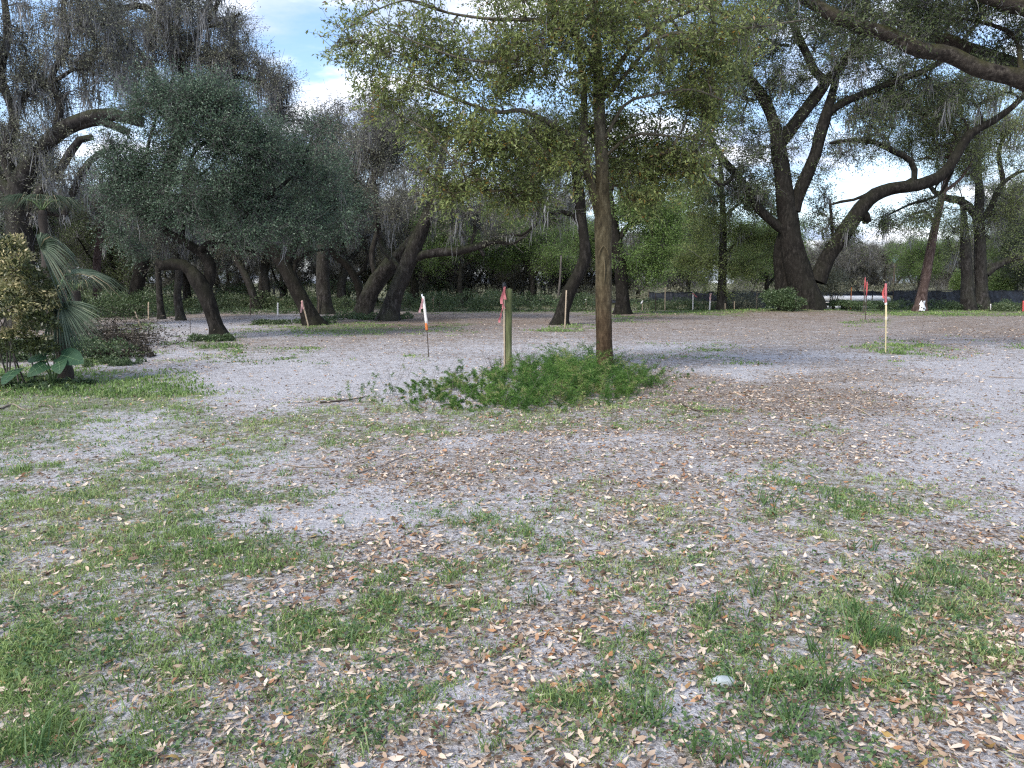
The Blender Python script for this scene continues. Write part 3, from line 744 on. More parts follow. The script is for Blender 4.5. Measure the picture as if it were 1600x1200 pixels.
# ------------------------------------------------------------------ tree engine (world coordinates)
def tree_parts(limbs, attract, opt):
    """limbs: list of (points, radii, flare) ; attract: (n,3) points ; returns wood, leaf, moss meshes"""
    wood, crown, moss = Mesh(), Mesh(), Mesh()
    pos, par, rad, dirs, att_ok = [], [], [], [], []
    zmin = opt.get('attach_z', -9)
    seed = opt.get('seed', 1)
    for li, (P, R, fl) in enumerate(limbs):
        S, RR = spline(P, R, opt.get('step', 0.25))
        if fl <= 0:
            wob = np.stack([vnoise(np.arange(len(S)) * 0.35, 0 * S[:, 0] + li * 3.3 + kx, seed) - 0.5 for kx in range(3)], 1)
            fade = np.minimum(np.arange(len(S)) / 4.0, 1)[:, None]
            S = S + wob * RR.mean() * opt.get('wobble', 0.8) * fade
        tube(wood, S, RR, 14 if RR[0] > 0.12 else 9, 0.5, opt.get('lump', 0.16), opt.get('flare', 0.55) if fl > 0 else 0, seed=seed + li)
        b = len(pos)
        T = unit(np.gradient(S, axis=0))
        for i in range(len(S)):
            pos.append(S[i]); par.append(b + i - 1 if i else -1); rad.append(RR[i]); dirs.append(T[i]); att_ok.append(S[i][2] > zmin and (i > len(S) * opt.get('bare', 0.35) or fl <= 0))
    nfix = len(pos)
    cap = nfix + len(attract) * 40 + 10
    PA = np.zeros((cap, 3)); PA[:nfix] = pos
    OK = np.zeros(cap); OK[:nfix] = np.where(att_ok, 0, 1e6)
    d0 = np.array([np.min(np.sum((PA[:nfix] - a) ** 2, 1) + OK[:nfix]) for a in attract]) if len(attract) else np.zeros(0)
    order = np.argsort(d0)
    n = nfix; chains = []
    stp = opt.get('chain_step', 0.3)
    for ai in order:
        a = attract[ai]
        dv = PA[:n] - a
        d2 = np.sqrt(np.sum(dv * dv, 1)) + OK[:n] + np.where(np.arange(n) < nfix, 0.0, 0.15) + 0.5 * np.maximum(dv[:, 2], 0)
        j = int(np.argmin(d2)); d = float(np.linalg.norm(PA[j] - a))
        if d > opt.get('maxd', 99) or d < 0.05: continue
        k = max(2, min(38, int(d / stp) + 1))
        pd = dirs[j]
        out = unit((a - PA[j])[None])[0]
        c = PA[j] + (0.5 * pd + 0.5 * out) * d * 0.45 + np.array([0, 0, opt.get('lift', 0.12) * d]) + rng.normal(size=3) * 0.08 * d
        tt = np.linspace(0, 1, k + 1)[:, None]
        path = (1 - tt) ** 2 * PA[j] + 2 * tt * (1 - tt) * c + tt ** 2 * a
        path[1:-1] += rng.normal(size=(k - 1, 3)) * opt.get('kink', 0.035) * min(d, 1.5)
        ids = [j]
        for i in range(1, k + 1):
            PA[n] = path[i]; par.append(ids[-1]); rad.append(0.0)
            dirs.append(unit((path[i] - path[i - 1])[None])[0]); ids.append(n); n += 1
        chains.append(ids)
    cnt = np.zeros(n)
    for ids in chains:
        j = ids[-1]
        while j >= 0:
            cnt[j] += 1; j = par[j]
    r0 = opt.get('tip', 0.010)
    rads = np.array(rad + [0] * (n - len(rad)))[:n]
    rads[nfix:] = r0 * np.maximum(cnt[nfix:], 1) ** opt.get('pipe', 0.5)
    for ids in chains:
        rr = rads[ids].copy(); rr[0] = min(rads[ids[0]] * 0.9, rads[ids[1]] * 1.25)
        rr[-1] = r0 * 0.5
        k = 7 if rr[0] > 0.05 else (5 if rr[0] > 0.022 else 3)
        tube(wood, PA[ids], rr, k, float(np.clip((rr[0] - 0.02) / 0.08, 0.05, 0.5)), 0.1 if rr[0] > 0.05 else 0, cap=False)
    # twigs and leaves
    tips = np.array([ids[-1] for ids in chains for _ in range(1)], int)
    mids = np.array([ids[-2] for ids in chains if len(ids) > 2], int)
    src = np.concatenate([tips, mids]) if len(tips) else tips
    nt = opt.get('twigs', 5)
    if len(src):
        S_ = np.repeat(src, nt)
        A = PA[S_] + rng.normal(size=(len(S_), 3)) * 0.04
        Dd = np.array(dirs)[S_]
        tl = opt.get('twig_len', 0.45)
        D1 = unit(Dd * opt.get('follow', 0.7) + rng.normal(size=A.shape) * 0.75 + np.array([0, 0, opt.get('twig_up', 0.1)]))
        L = tl * (0.5 + 0.8 * rng.random(len(A)))[:, None]
        B = A + D1 * L
        C = B + unit(D1 + rng.normal(size=A.shape) * 0.45 + np.array([0, 0, opt.get('droop', -0.1)])) * L * 0.7
        rt = opt.get('twig_r', 0.005)
        twig_cones(wood, A, B, rt, rt * 0.75, 0.0); twig_cones(wood, B, C, rt * 0.75, rt * 0.4, 0.0)
        nl = opt.get('leaves', 8)
        if nl > 0:
            n_ = len(A) * nl
            tt = rng.random((len(A), nl, 1))
            lo_ = A[:, None] * (1 - tt) + B[:, None] * tt
            hi_ = B[:, None] * (1 - tt) + C[:, None] * tt
            pick = rng.random((len(A), nl, 1)) < 0.45
            Pl = np.where(pick, lo_, hi_).reshape(-1, 3) + rng.normal(size=(n_, 3)) * opt.get('scatter', 0.03)
            Dl = np.repeat(D1, nl, 0) * 0.5 + rng.normal(size=(n_, 3)) * 0.7 + np.array([0, 0, opt.get('leaf_droop', -0.1)])
            ll = opt.get('leaf_len', 0.05)
            Ll = ll * (0.6 + 0.7 * rng.random(n_))
            base = np.repeat(rng.random(len(A)) * 0.35, nl)
            tn = np.clip(base + 0.1 + 0.45 * rng.random(n_), 0, 0.86)
            tn = np.where(rng.random(n_) < opt.get('autumn', 0.0), 0.9 + 0.1 * rng.random(n_), tn)
            if 'tipcol' in opt:
                tn = opt['tipcol'](Pl, tn)
            leaves(crown, Pl, Dl, Ll, Ll * opt.get('leaf_w', 0.45), tn)
    nm = opt.get('moss', 0)
    if nm:
        cand = np.arange(n)
        ok = (rads[:n] < opt.get('moss_rmax', 0.14)) & (PA[:n, 2] > opt.get('moss_zmin', 3.0))
        cand = cand[ok]
        nm = int(nm * 0.8); hk = rng.choice(cand, nm)
        per = int(opt.get('strands', 8) * 1.5)
        Hl = opt.get('moss_len', 0.8) * (0.25 + 1.1 * rng.random(nm) ** 1.6)
        P_ = np.repeat(PA[hk], per, 0) + rng.normal(size=(nm * per, 3)) * np.array([0.085, 0.085, 0.10])
        moss_strands(moss, P_, np.repeat(Hl, per) * (0.4 + 0.7 * rng.random(nm * per)), opt.get('moss_w', 0.03) * 0.85 * (0.4 + rng.random(nm * per)), np.repeat(rng.random(nm) * 0.5, per) + 0.4 * rng.random(nm * per))
    return wood, crown, moss

def ell(c, r, n):
    """points filling an ellipsoid, slightly denser in its outer half"""
    p = rdir(n * 3) * (rng.random((n * 3, 1)) ** (1 / 3.0))
    P = np.asarray(c) + p * np.asarray(r)
    f = 1.9 / max(0.5, float(np.mean(r)) ** 0.6)
    v = vnoise(P[:, 0] * f, P[:, 2] * f * 1.3, 7) + vnoise(P[:, 1] * f + 9, P[:, 2] * f * 1.3, 17)
    return P[np.argsort(-v + rng.random(len(v)) * 0.32)[:n]]

def px_limb(D, pts, first=0.0):
    """(px, py, radius px[, extra depth]) rows -> points and radii"""
    P, R = [], []
    for p in pts:
        dd = D + (p[3] if len(p) > 3 else 0)
        P.append(W(p[0], p[1], dd)); R.append(p[2] * dd / F)
    return np.array(P), np.array(R), first
def px_blobs(D, L):
    out = []
    for b in L:
        cx, cy, rx, ry, n = b[:5]; dd = b[5] if len(b) > 5 else 0; dr = b[6] if len(b) > 6 else None
        s_ = (D + dd) / F
        c = W(cx, cy, D + dd)
        rd = dr if dr is not None else 0.8 * (rx + ry) * 0.5 * s_
        out.append(ell(c, (rx * s_, rd, ry * s_), n))
    p = np.concatenate(out) if out else np.zeros((0, 3))
    return p[p[:, 2] > 0.5]

def make_tree(name, label, cat, D, limbs, blobl, opt, bark, leafm, group=None):
    L = [px_limb(D, l, 1.0 if i == 0 else 0.0) for i, l in enumerate(limbs)]
    P0 = L[0][0]
    gz = Hs(P0[0, 0], P0[0, 1])
    P0[0, 2] = gz - 0.12
    root = empty(name, (P0[0, 0], P0[0, 1], gz), label, cat, group)
    w, c, ms = tree_parts(L, px_blobs(D, blobl), opt)
    w.build('trunk', M[bark], root, smooth=True)
    if c.n: c.build('crown', M[leafm], root)
    if ms.n: ms.build('spanish_moss', M['moss'], root, kind='stuff')
    print(name, 'wood', w.n, 'leaf', c.n // 4, 'moss', ms.n // 8)
    return root

# --- the young oak in the middle
D0 = dist_at(590)
make_tree('young_oak', 'slender young oak with forked olive trunk and rust stained foot, in the fern patch', 'tree', D0, [
    [(945, 590, 14.5), (944, 545, 13), (943, 480, 12.5), (943, 420, 12.5), (942, 350, 13.5), (941, 300, 11), (940, 240, 10), (936, 170, 9), (934, 100, 8), (930, 40, 7, .1), (926, -60, 6, .2), (920, -200, 4, .3), (925, -330, 2, .3)],
    [(938, 345, 7), (928, 305, 7), (918, 270, 7), (912, 235, 6.5), (913, 180, 5.5, .2), (908, 110, 4.5, .3), (895, 30, 3.5, .4), (880, -60, 2.5, .4)],
    [(918, 262, 5.5), (890, 215, 4.6, -.2), (855, 190, 4.2, -.4), (815, 172, 3.6, -.5), (770, 175, 2.8, -.6), (700, 150, 2, -.6), (640, 130, 1.2, -.5)],
    [(937, 130, 5), (915, 80, 4, -.3), (880, 45, 3.4, -.5), (840, 32, 3, -.6), (780, 30, 2.4, -.6), (700, 20, 1.8, -.5), (610, -10, 1, -.4)],
    [(936, 150, 5), (960, 110, 4, -.3), (1000, 60, 3.2, -.5), (1060, 25, 2.6, -.6), (1130, 0, 1.6, -.6)],
    [(938, 160, 3.6), (975, 120, 3, -.4), (1030, 60, 2.5, -.8), (1090, 50, 2, -1.0), (1180, 42, 1.6, -1.2), (1260, 30, 1, -1.2)],
    [(941, 225, 3), (975, 165, 2.4, -.4), (1010, 150, 2, -.7), (1080, 140, 1.4, -.8), (1140, 160, 1, -.8)],
    [(941, 250, 2.6), (985, 212, 2.2, -.2), (1040, 212, 1.8, -.4), (1100, 220, 1.1, -.6)],
    [(934, 100, 4), (890, 40, 3, .6), (820, -30, 2.6, 1.0), (740, -80, 2, 1.2)],
    [(880, 45, 2.6, -.4), (810, 90, 2, -.8), (740, 95, 1.6, -1.0), (660, 70, 1.2, -1.0), (590, 40, .8, -.9)],
    [(700, 20, 1.6, -.5), (640, 0, 1.3, -.6), (580, 20, 1, -.6), (535, 50, .6, -.6)],
    [(700, 150, 1.6, -.6), (640, 110, 1.2, -.7), (580, 70, .9, -.7), (530, 60, .6, -.7)],
    [(720, 260, 1.2, -.9), (660, 200, 1, -.9), (600, 170, .8, -.9), (545, 150, .5, -.9)],
    [(855, 190, 2.4, -.4), (790, 230, 1.8, -.7), (720, 260, 1.2, -.9), (670, 262, .8, -.9)]],
    [(770, 60, 130, 90, 110, -.3), (620, 60, 95, 80, 60, -.5), (690, 150, 110, 60, 90, -.5), (590, 160, 60, 36, 16, -.7), (565, 50, 45, 60, 26, -.6), (740, 240, 90, 60, 90, -.5), (830, 260, 90, 60, 90, -.2), (870, 120, 110, 110, 95), (960, -60, 260, 90, 130), (1010, 120, 110, 110, 110),
     (1080, 220, 80, 60, 100), (1120, 110, 90, 80, 80), (950, 250, 90, 70, 110, .6), (700, 315, 40, 16, 14, -.6), (1010, 285, 60, 34, 50), (790, 310, 50, 22, 26, -.2), (840, 20, 180, 60, 110, -1.2), (1060, 30, 140, 60, 100, -1)],
    dict(step=.15, leaves=13, twigs=3, twig_len=.26, twig_r=.0035, leaf_len=.066, leaf_w=.34, autumn=.05, tip=.006, pipe=.42, chain_step=.16, lump=.06, wobble=.5, attach_z=2.4, seed=3, kink=.03, leaf_droop=-.25, moss=26, moss_len=.35, moss_w=.014, strands=8, moss_zmin=3.6, scatter=.025),
    'bark_young', 'leaf_young')
# --- big live oak on the right
D1 = 38.0
make_tree('live_oak', 'huge dark live oak with wide sinuous limbs, standing right of centre', 'tree', D1, [
    [(1262, 486, 26.1), (1256, 460, 22.6), (1248, 430, 20.0), (1240, 390, 18.3), (1232, 350, 15.7), (1226, 310, 13.1), (1221, 265, 11.3), (1216, 225, 11.3), (1213, 205, 9.6)],
    [(1236, 490, 19.1, .6), (1226, 450, 14.8, .6), (1222, 415, 13.9, .6), (1224, 385, 12.2, .6), (1234, 355, 8.7, .3)],
    [(1216, 215, 8.7), (1206, 180, 8.3), (1192, 148, 7.8), (1168, 122, 7.8, -.5), (1132, 100, 7.4, -1), (1090, 80, 6.5, -1.5), (1040, 55, 5.2, -2), (990, 20, 3.5, -2)],
    [(1221, 222, 9.6), (1240, 196, 9.1), (1262, 168, 8.7), (1283, 138, 8.3), (1292, 122, 7.8)],
    [(1290, 128, 6.1), (1274, 112, 6.1), (1260, 82, 5.7), (1246, 55, 5.2, .5), (1232, 20, 4.3, .8), (1215, -40, 3.5, 1)],
    [(1292, 126, 7.0), (1312, 104, 6.5), (1330, 78, 6.1), (1346, 55, 5.7), (1352, 15, 5.2), (1362, -50, 4.3), (1375, -130, 2.6)],
    [(1240, 330, 10.4), (1252, 285, 9.6), (1270, 245, 9.1), (1284, 205, 8.7), (1294, 175, 7.8), (1299, 150, 6.1, .4), (1305, 118, 4.3, .8)],
    [(1294, 178, 6.1), (1318, 160, 5.7), (1352, 147, 5.7), (1388, 132, 5.2), (1425, 118, 4.8), (1458, 103, 4.3), (1500, 70, 3.5), (1540, 20, 2.6)],
    [(1276, 440, 13.9), (1292, 405, 12.6), (1310, 375, 12.2), (1330, 342, 11.7), (1356, 312, 10.9), (1392, 296, 10.0), (1432, 289, 9.1), (1470, 272, 8.3), (1494, 242, 7.4), (1515, 210, 6.5), (1550, 190, 5.2), (1580, 170, 4.3), (1605, 148, 3.5), (1660, 110, 2.6)],
    [(1346, 330, 7.8), (1352, 338, 7.4), (1356, 346, 7.0)],
    [(1228, 362, 7.8), (1205, 345, 7.0), (1186, 325, 6.5), (1170, 296, 6.1), (1152, 272, 5.7), (1128, 245, 5.2), (1110, 215, 4.3)],
    [(1150, 272, 3.9), (1125, 290, 3.0, -1), (1100, 262, 2.6, -1), (1078, 250, 1.7, -1)],
    [(1400, 294, 5.2), (1428, 280, 4.8), (1424, 252, 4.3), (1400, 238, 4.3), (1366, 224, 3.9), (1330, 220, 3.0), (1296, 224, 2.2)],
    [(1345, 325, 3.5), (1320, 345, 3.0), (1302, 370, 2.6), (1300, 345, 2.2), (1298, 320, 2.2), (1335, 312, 2.2), (1362, 300, 2.6)],
    [(1500, 235, 2.6), (1470, 300, 2.2, 1), (1420, 320, 1.7, 1), (1390, 335, 1.4, 1)]],
    [(1150, 40, 130, 60, 130, 0), (1100, 160, 70, 60, 70, -1), (1170, 210, 60, 50, 50), (1120, 240, 60, 50, 60, -.5), (1250, 50, 110, 60, 110), (1320, 130, 80, 60, 80), (1420, 70, 90, 60, 110), (1470, 160, 60, 40, 60), (1260, 240, 50, 60, 40, .5), (1400, 170, 60, 40, 50, .5), (1200, 130, 60, 40, 40), (1150, 320, 50, 30, 30, 1), (1460, 320, 40, 20, 18, 1), (1350, 225, 50, 26, 36),
     (1370, 185, 50, 26, 26), (1180, 290, 45, 40, 40), (1315, 370, 36, 22, 26), (1395, 345, 26, 14, 22, 1), (1560, 130, 60, 30, 30), (1285, 330, 26, 30, 20, 1), (1210, 110, 60, 40, 40), (1060, 100, 60, 60, 40, -2), (1300, -80, 300, 60, 120)],
    dict(flare=.15, step=.4, leaves=15, twigs=4, twig_len=.55, twig_r=.010, leaf_len=.095, leaf_w=.45, tip=.016, pipe=.45, chain_step=.4, lump=.22, wobble=.8, attach_z=4.5, seed=5, kink=.05, moss=240, moss_len=1.1, moss_w=.05, strands=8, moss_zmin=4, scatter=.09, droop=-.3),
    'bark_dark', 'leaf_oak')
# --- mossy limbs reaching in from a trunk beyond the right edge
DR = 15.0
make_tree('overhanging_oak', 'near oak beyond the right edge, its thick mossy limbs crossing the upper right corner', 'tree', DR, [
    [(1960, 560, 29.2), (1950, 480, 24.1), (1930, 380, 22.4), (1890, 290, 20.6), (1830, 220, 18.9)],
    [(1835, 225, 15.5), (1740, 180, 13.8), (1660, 152, 12.9), (1600, 128, 12.5), (1545, 108, 12.0), (1490, 92, 11.2), (1440, 76, 10.8), (1385, 54, 10.3), (1335, 36, 9.9), (1290, 16, 8.6), (1250, -8, 6.9, .3), (1200, -40, 5.2, .6)],
    [(1740, 178, 10.3, .5), (1660, 125, 10.3, .8), (1590, 105, 9.9, 1), (1530, 82, 9.0, 1.2), (1480, 66, 7.7, 1.2), (1440, 58, 6.0, 1.2), (1390, 30, 4.3, 1.2)],
    [(1870, 260, 12.0), (1760, 110, 11.2), (1660, 45, 11.2), (1600, 18, 10.8), (1545, -2, 10.3), (1480, -30, 8.6)],
    [(1600, 128, 4.3), (1585, 60, 3.4, .5), (1550, 40, 2.6, .6), (1500, 30, 1.7, .8)]],
    [(1500, 25, 100, 36, 100, .8), (1420, 30, 60, 32, 55, .8), (1570, 60, 60, 30, 40, 1), (1390, -30, 160, 50, 90, .5), (1640, 0, 100, 70, 60), (1750, 60, 100, 90, 50), (1300, 12, 60, 26, 40, .3), (1540, 95, 40, 12, 14, .8), (1340, 40, 60, 22, 24, .1), (1400, 70, 50, 20, 14, .2), (1250, 0, 60, 30, 40, .3)],
    dict(step=.2, leaves=13, twigs=3, twig_len=.28, twig_r=.0045, leaf_len=.06, leaf_w=.38, tip=.007, pipe=.42, chain_step=.2, lump=.24, wobble=1.3, attach_z=5, seed=9, moss=90, moss_len=.35, moss_w=.018, strands=8, autumn=.02),
    'bark_mossy', 'leaf_oak')

# --- the dark green oaks on the left
DL = dist_at(531)
make_tree('leaning_oak', 'small dark oak on the left, crooked trunk with a broken limb arching to the left', 'tree', DL, [
    [(345, 532, 14), (338, 510, 11.5), (330, 485, 11), (318, 455, 12.5), (306, 435, 12), (296, 420, 9)],
    [(320, 462, 9, .1), (326, 440, 9, .2), (327, 415, 9, .2), (318, 395, 8, .2), (302, 385, 7, .2), (286, 375, 6), (262, 366, 5), (240, 350, 3.5), (215, 335, 2.5)],
    [(308, 440, 10), (300, 424, 10), (286, 415, 9.5), (268, 413, 9), (252, 416, 8), (244, 410, 6)],
    [(312, 392, 5), (324, 380, 4), (345, 376, 3.4), (370, 385, 2.5), (400, 395, 2)],
    [(286, 375, 4), (285, 330, 3.2), (290, 280, 3), (305, 235, 2.8), (330, 215, 2.4), (345, 170, 1.6)],
    [(290, 280, 2.4), (315, 272, 1.8), (340, 250, 1.4)],
    [(262, 366, 4), (240, 320, 3.4), (225, 270, 3), (235, 215, 2.4), (250, 170, 1.6)],
    [(330, 385, 4), (380, 340, 3.4), (430, 300, 3, .5), (470, 260, 2.4, 1), (490, 210, 1.6, 1)]],
    [(300, 170, 95, 55, 105), (235, 245, 70, 60, 75), (340, 235, 100, 70, 105), (205, 325, 55, 40, 38), (300, 315, 90, 40, 48), (410, 270, 75, 70, 80, .5), (400, 350, 70, 40, 40, .3), (215, 385, 36, 16, 8, .5), (490, 250, 50, 50, 40, 1), (490, 330, 60, 45, 44, 1), (350, 150, 50, 30, 24), (185, 290, 30, 30, 14)],
    dict(step=.2, leaves=22, twigs=5, twig_len=.42, twig_r=.006, leaf_len=.064, leaf_w=.40, tip=.008, pipe=.44, chain_step=.25, lump=.2, attach_z=1.9, seed=12, moss=90, moss_len=.5, moss_w=.024, moss_zmin=2.6, scatter=.07),
    'bark_dark', 'leaf_dark')
D2 = dist_at(508)
make_tree('leaning_oak', 'dark oak leaning left behind the pink flagged lath, under a blue green crown', 'tree', D2, [
    [(492, 508, 16), (480, 485, 12.5), (462, 450, 11.5), (444, 415, 11), (424, 385, 10), (408, 365, 8), (385, 335, 6), (370, 290, 4)],
    [(446, 418, 6), (460, 385, 5), (470, 340, 4), (480, 280, 3), (490, 220, 2)],
    [(460, 450, 4), (462, 410, 3.4), (485, 395, 2.6), (510, 390, 1.8)]],
    [(400, 250, 80, 70, 110), (480, 260, 80, 80, 130), (520, 330, 55, 50, 70), (430, 330, 80, 50, 90), (360, 340, 60, 40, 50)],
    dict(step=.3, leaves=16, twigs=4, twig_len=.42, twig_r=.007, leaf_len=.075, leaf_w=.45, tip=.01, pipe=.45, chain_step=.3, lump=.2, attach_z=2.6, seed=14, moss=60, moss_len=.6, moss_w=.035, scatter=.08),
    'bark_dark', 'leaf_dark')
D3 = dist_at(501)
make_tree('leaning_oak', 'stout grey oak leaning right with a long mossy side limb held out level', 'tree', D3, [
    [(606, 503, 16), (612, 480, 12.5), (622, 450, 12), (634, 420, 12), (646, 392, 12), (656, 365, 11), (668, 335, 9.5), (678, 305, 8), (688, 260, 6), (700, 200, 4)],
    [(644, 405, 7), (660, 398, 7), (685, 396, 7), (712, 394, 6.5), (735, 386, 6), (752, 382, 6), (775, 376, 4), (800, 378, 3), (830, 360, 2)],
    [(745, 384, 3), (752, 392, 3), (756, 400, 3)],
    [(634, 430, 4.5), (612, 405, 4.5, .5), (596, 380, 4, 1), (590, 340, 3.5, 1), (585, 290, 3, 1)],
    [(735, 386, 2.6), (742, 350, 2.2), (730, 310, 1.8), (740, 270, 1.4)]],
    [(620, 230, 70, 60, 110), (680, 260, 70, 60, 80), (560, 270, 60, 60, 80, 1), (720, 330, 60, 40, 50), (600, 320, 60, 30, 40), (790, 350, 50, 26, 26)],
    dict(step=.3, leaves=10, twigs=4, twig_len=.55, twig_r=.009, leaf_len=.08, leaf_w=.45, tip=.012, pipe=.45, chain_step=.35, lump=.2, attach_z=3, seed=17, moss=190, moss_len=1.0, moss_w=.04, moss_zmin=3.4, scatter=.09),
    'bark_grey', 'leaf_grey')
D4 = dist_at(494)
make_tree('leaning_oak', 'ivy dark oak trunk leaning right, just left of the stout grey oak', 'tree', D4, [
    [(563, 494, 13), (574, 470, 13), (590, 440, 13), (610, 415, 12), (630, 395, 11), (650, 370, 9), (665, 340, 7), (672, 300, 6)],
    [(590, 440, 5), (580, 400, 4.5), (590, 350, 4), (575, 300, 3)]],
    [(560, 230, 70, 50, 90), (620, 200, 60, 40, 60), (540, 300, 60, 50, 60)],
    dict(step=.35, leaves=9, twigs=4, twig_len=.6, twig_r=.010, leaf_len=.09, tip=.013, chain_step=.4, lump=.25, attach_z=3, seed=19, moss=150, moss_len=1.1, moss_w=.045, moss_zmin=3.4, scatter=.1),
    'bark_grey', 'leaf_grey')
make_tree('straight_oak', 'straight grey trunk standing between the two leaning oaks', 'tree', dist_at(491), [
    [(508, 491, 13), (506, 460, 10.5), (504, 420, 10), (504, 380, 9), (500, 330, 7), (495, 270, 6), (500, 200, 4)],
    [(503, 380, 5), (520, 330, 4), (545, 280, 3), (560, 230, 2)]],
    [(470, 210, 70, 40, 80), (540, 200, 60, 40, 60), (450, 280, 60, 40, 40), (520, 280, 60, 50, 50)],
    dict(step=.35, leaves=9, twigs=4, twig_len=.6, twig_r=.010, leaf_len=.09, tip=.013, chain_step=.4, lump=.2, attach_z=4, seed=21, moss=170, moss_len=1.1, moss_w=.045, moss_zmin=3.4, scatter=.1),
    'bark_grey', 'leaf_grey')
make_tree('bent_oak', 'thin bent dark trunk leaning left between the straight trunk and the ivy dark one', 'tree', dist_at(488), [
    [(566, 488, 7), (562, 455, 6), (553, 430, 6), (540, 412, 5.5), (522, 398, 5), (508, 380, 4), (495, 350, 3)],
    [(553, 432, 3), (570, 420, 2.6), (575, 400, 2.2), (565, 380, 1.8)]],
    [(500, 330, 45, 30, 30), (560, 350, 40, 30, 26)],
    dict(step=.35, leaves=8, twigs=4, twig_len=.5, twig_r=.010, leaf_len=.09, tip=.013, chain_step=.4, attach_z=3, seed=23, moss=30, moss_len=.8, moss_w=.045, scatter=.1),
    'bark_dark', 'leaf_grey')

# --- centre and right middle distance
make_tree('curved_oak', 'dark oak trunk curving left at its foot, behind the young oak on its left', 'tree', dist_at(507), [
    [(874, 508, 13), (880, 485, 10.5), (890, 455, 10.5), (905, 425, 10), (914, 400, 9), (912, 370, 8), (908, 340, 8), (905, 305, 8), (897, 260, 6), (890, 200, 4)],
    [(908, 350, 4), (895, 335, 4), (876, 331, 3.5), (855, 335, 3), (840, 350, 2.6), (815, 368, 2), (798, 366, 1.6)],
    [(846, 345, 2), (835, 325, 1.8), (815, 315, 1.4)],
    [(902, 300, 5), (915, 260, 4), (930, 210, 3)]],
    [(830, 290, 60, 40, 60), (900, 230, 80, 50, 90), (860, 330, 40, 26, 26), (960, 260, 60, 40, 50), (810, 220, 60, 50, 50)],
    dict(step=.3, leaves=12, twigs=4, twig_len=.5, twig_r=.008, leaf_len=.08, tip=.011, chain_step=.35, lump=.2, attach_z=3, seed=25, moss=110, moss_len=.9, moss_w=.04, scatter=.09),
    'bark_dark', 'leaf_oak')
make_tree('dark_oak', 'dark straight oak directly behind the young oak, fresh green branches drooping to its right', 'tree', dist_at(491), [
    [(973, 491, 13), (972, 460, 10.5), (970, 420, 10), (962, 380, 9.5), (955, 340, 9), (950, 300, 7), (950, 240, 5)],
    [(962, 380, 5), (985, 350, 4), (1010, 340, 3), (1030, 350, 2)],
    [(956, 340, 5), (985, 310, 4), (1020, 300, 3), (1045, 320, 2)]],
    [(1000, 345, 40, 24, 40), (1028, 380, 28, 28, 36), (990, 405, 34, 22, 26), (1035, 335, 28, 20, 24), (975, 320, 40, 26, 24), (1015, 425, 20, 16, 18), (1000, 290, 50, 30, 30)],
    dict(step=.35, leaves=26, twigs=5, twig_len=.5, twig_r=.008, leaf_len=.095, leaf_w=.5, tip=.012, chain_step=.4, attach_z=3, seed=27, scatter=.12, leaf_droop=-.3, moss=16, moss_len=.7, moss_w=.04),
    'bark_dark', 'leaf_fresh')
make_tree('yellow_green_tree', 'upright tree with thin yellow green crown, between young oak and huge live oak', 'tree', 42.0, [
    [(1128, 486, 9), (1128, 450, 6.5), (1129, 400, 6), (1130, 350, 5), (1128, 300, 4), (1125, 250, 3)],
    [(1130, 400, 2.5), (1150, 380, 2), (1175, 370, 1.6)], [(1130, 360, 2.5), (1105, 340, 2), (1080, 335, 1.6)], [(1130, 340, 2.5), (1160, 315, 2), (1190, 310, 1.5)]],
    [(1130, 330, 75, 50, 80), (1090, 390, 40, 36, 36), (1170, 390, 45, 40, 44), (1120, 430, 50, 24, 16), (1190, 340, 30, 40, 24), (1080, 310, 40, 30, 26)],
    dict(step=.4, leaves=22, twigs=4, twig_len=.6, twig_r=.006, leaf_len=.11, tip=.010, chain_step=.4, attach_z=3, seed=29, scatter=.1, moss=40, moss_len=.9, moss_w=.045),
    'bark_grey', 'leaf_yellow')
make_tree('tilted_trunk', 'reddish grey trunk tilted right with torn white plastic at its foot', 'tree', 41.0, [
    [(1436, 487, 10), (1441, 460, 7.5), (1447, 430, 7), (1453, 395, 6.5), (1462, 350, 5.5), (1474, 300, 4.5), (1480, 275, 3.5), (1486, 230, 2.5)],
    [(1462, 352, 3), (1445, 330, 2.4), (1425, 335, 1.8)], [(1474, 300, 3), (1500, 280, 2.2), (1520, 250, 1.6)]],
    [(1455, 215, 60, 40, 100), (1500, 170, 60, 50, 130), (1430, 170, 50, 40, 90), (1430, 350, 30, 22, 26), (1520, 250, 40, 30, 40)],
    dict(step=.4, leaves=12, twigs=4, twig_len=.6, twig_r=.009, leaf_len=.09, tip=.012, chain_step=.4, attach_z=4, seed=31, scatter=.12, moss=90, moss_len=1.0, moss_w=.045),
    'bark_red', 'leaf_yellow')
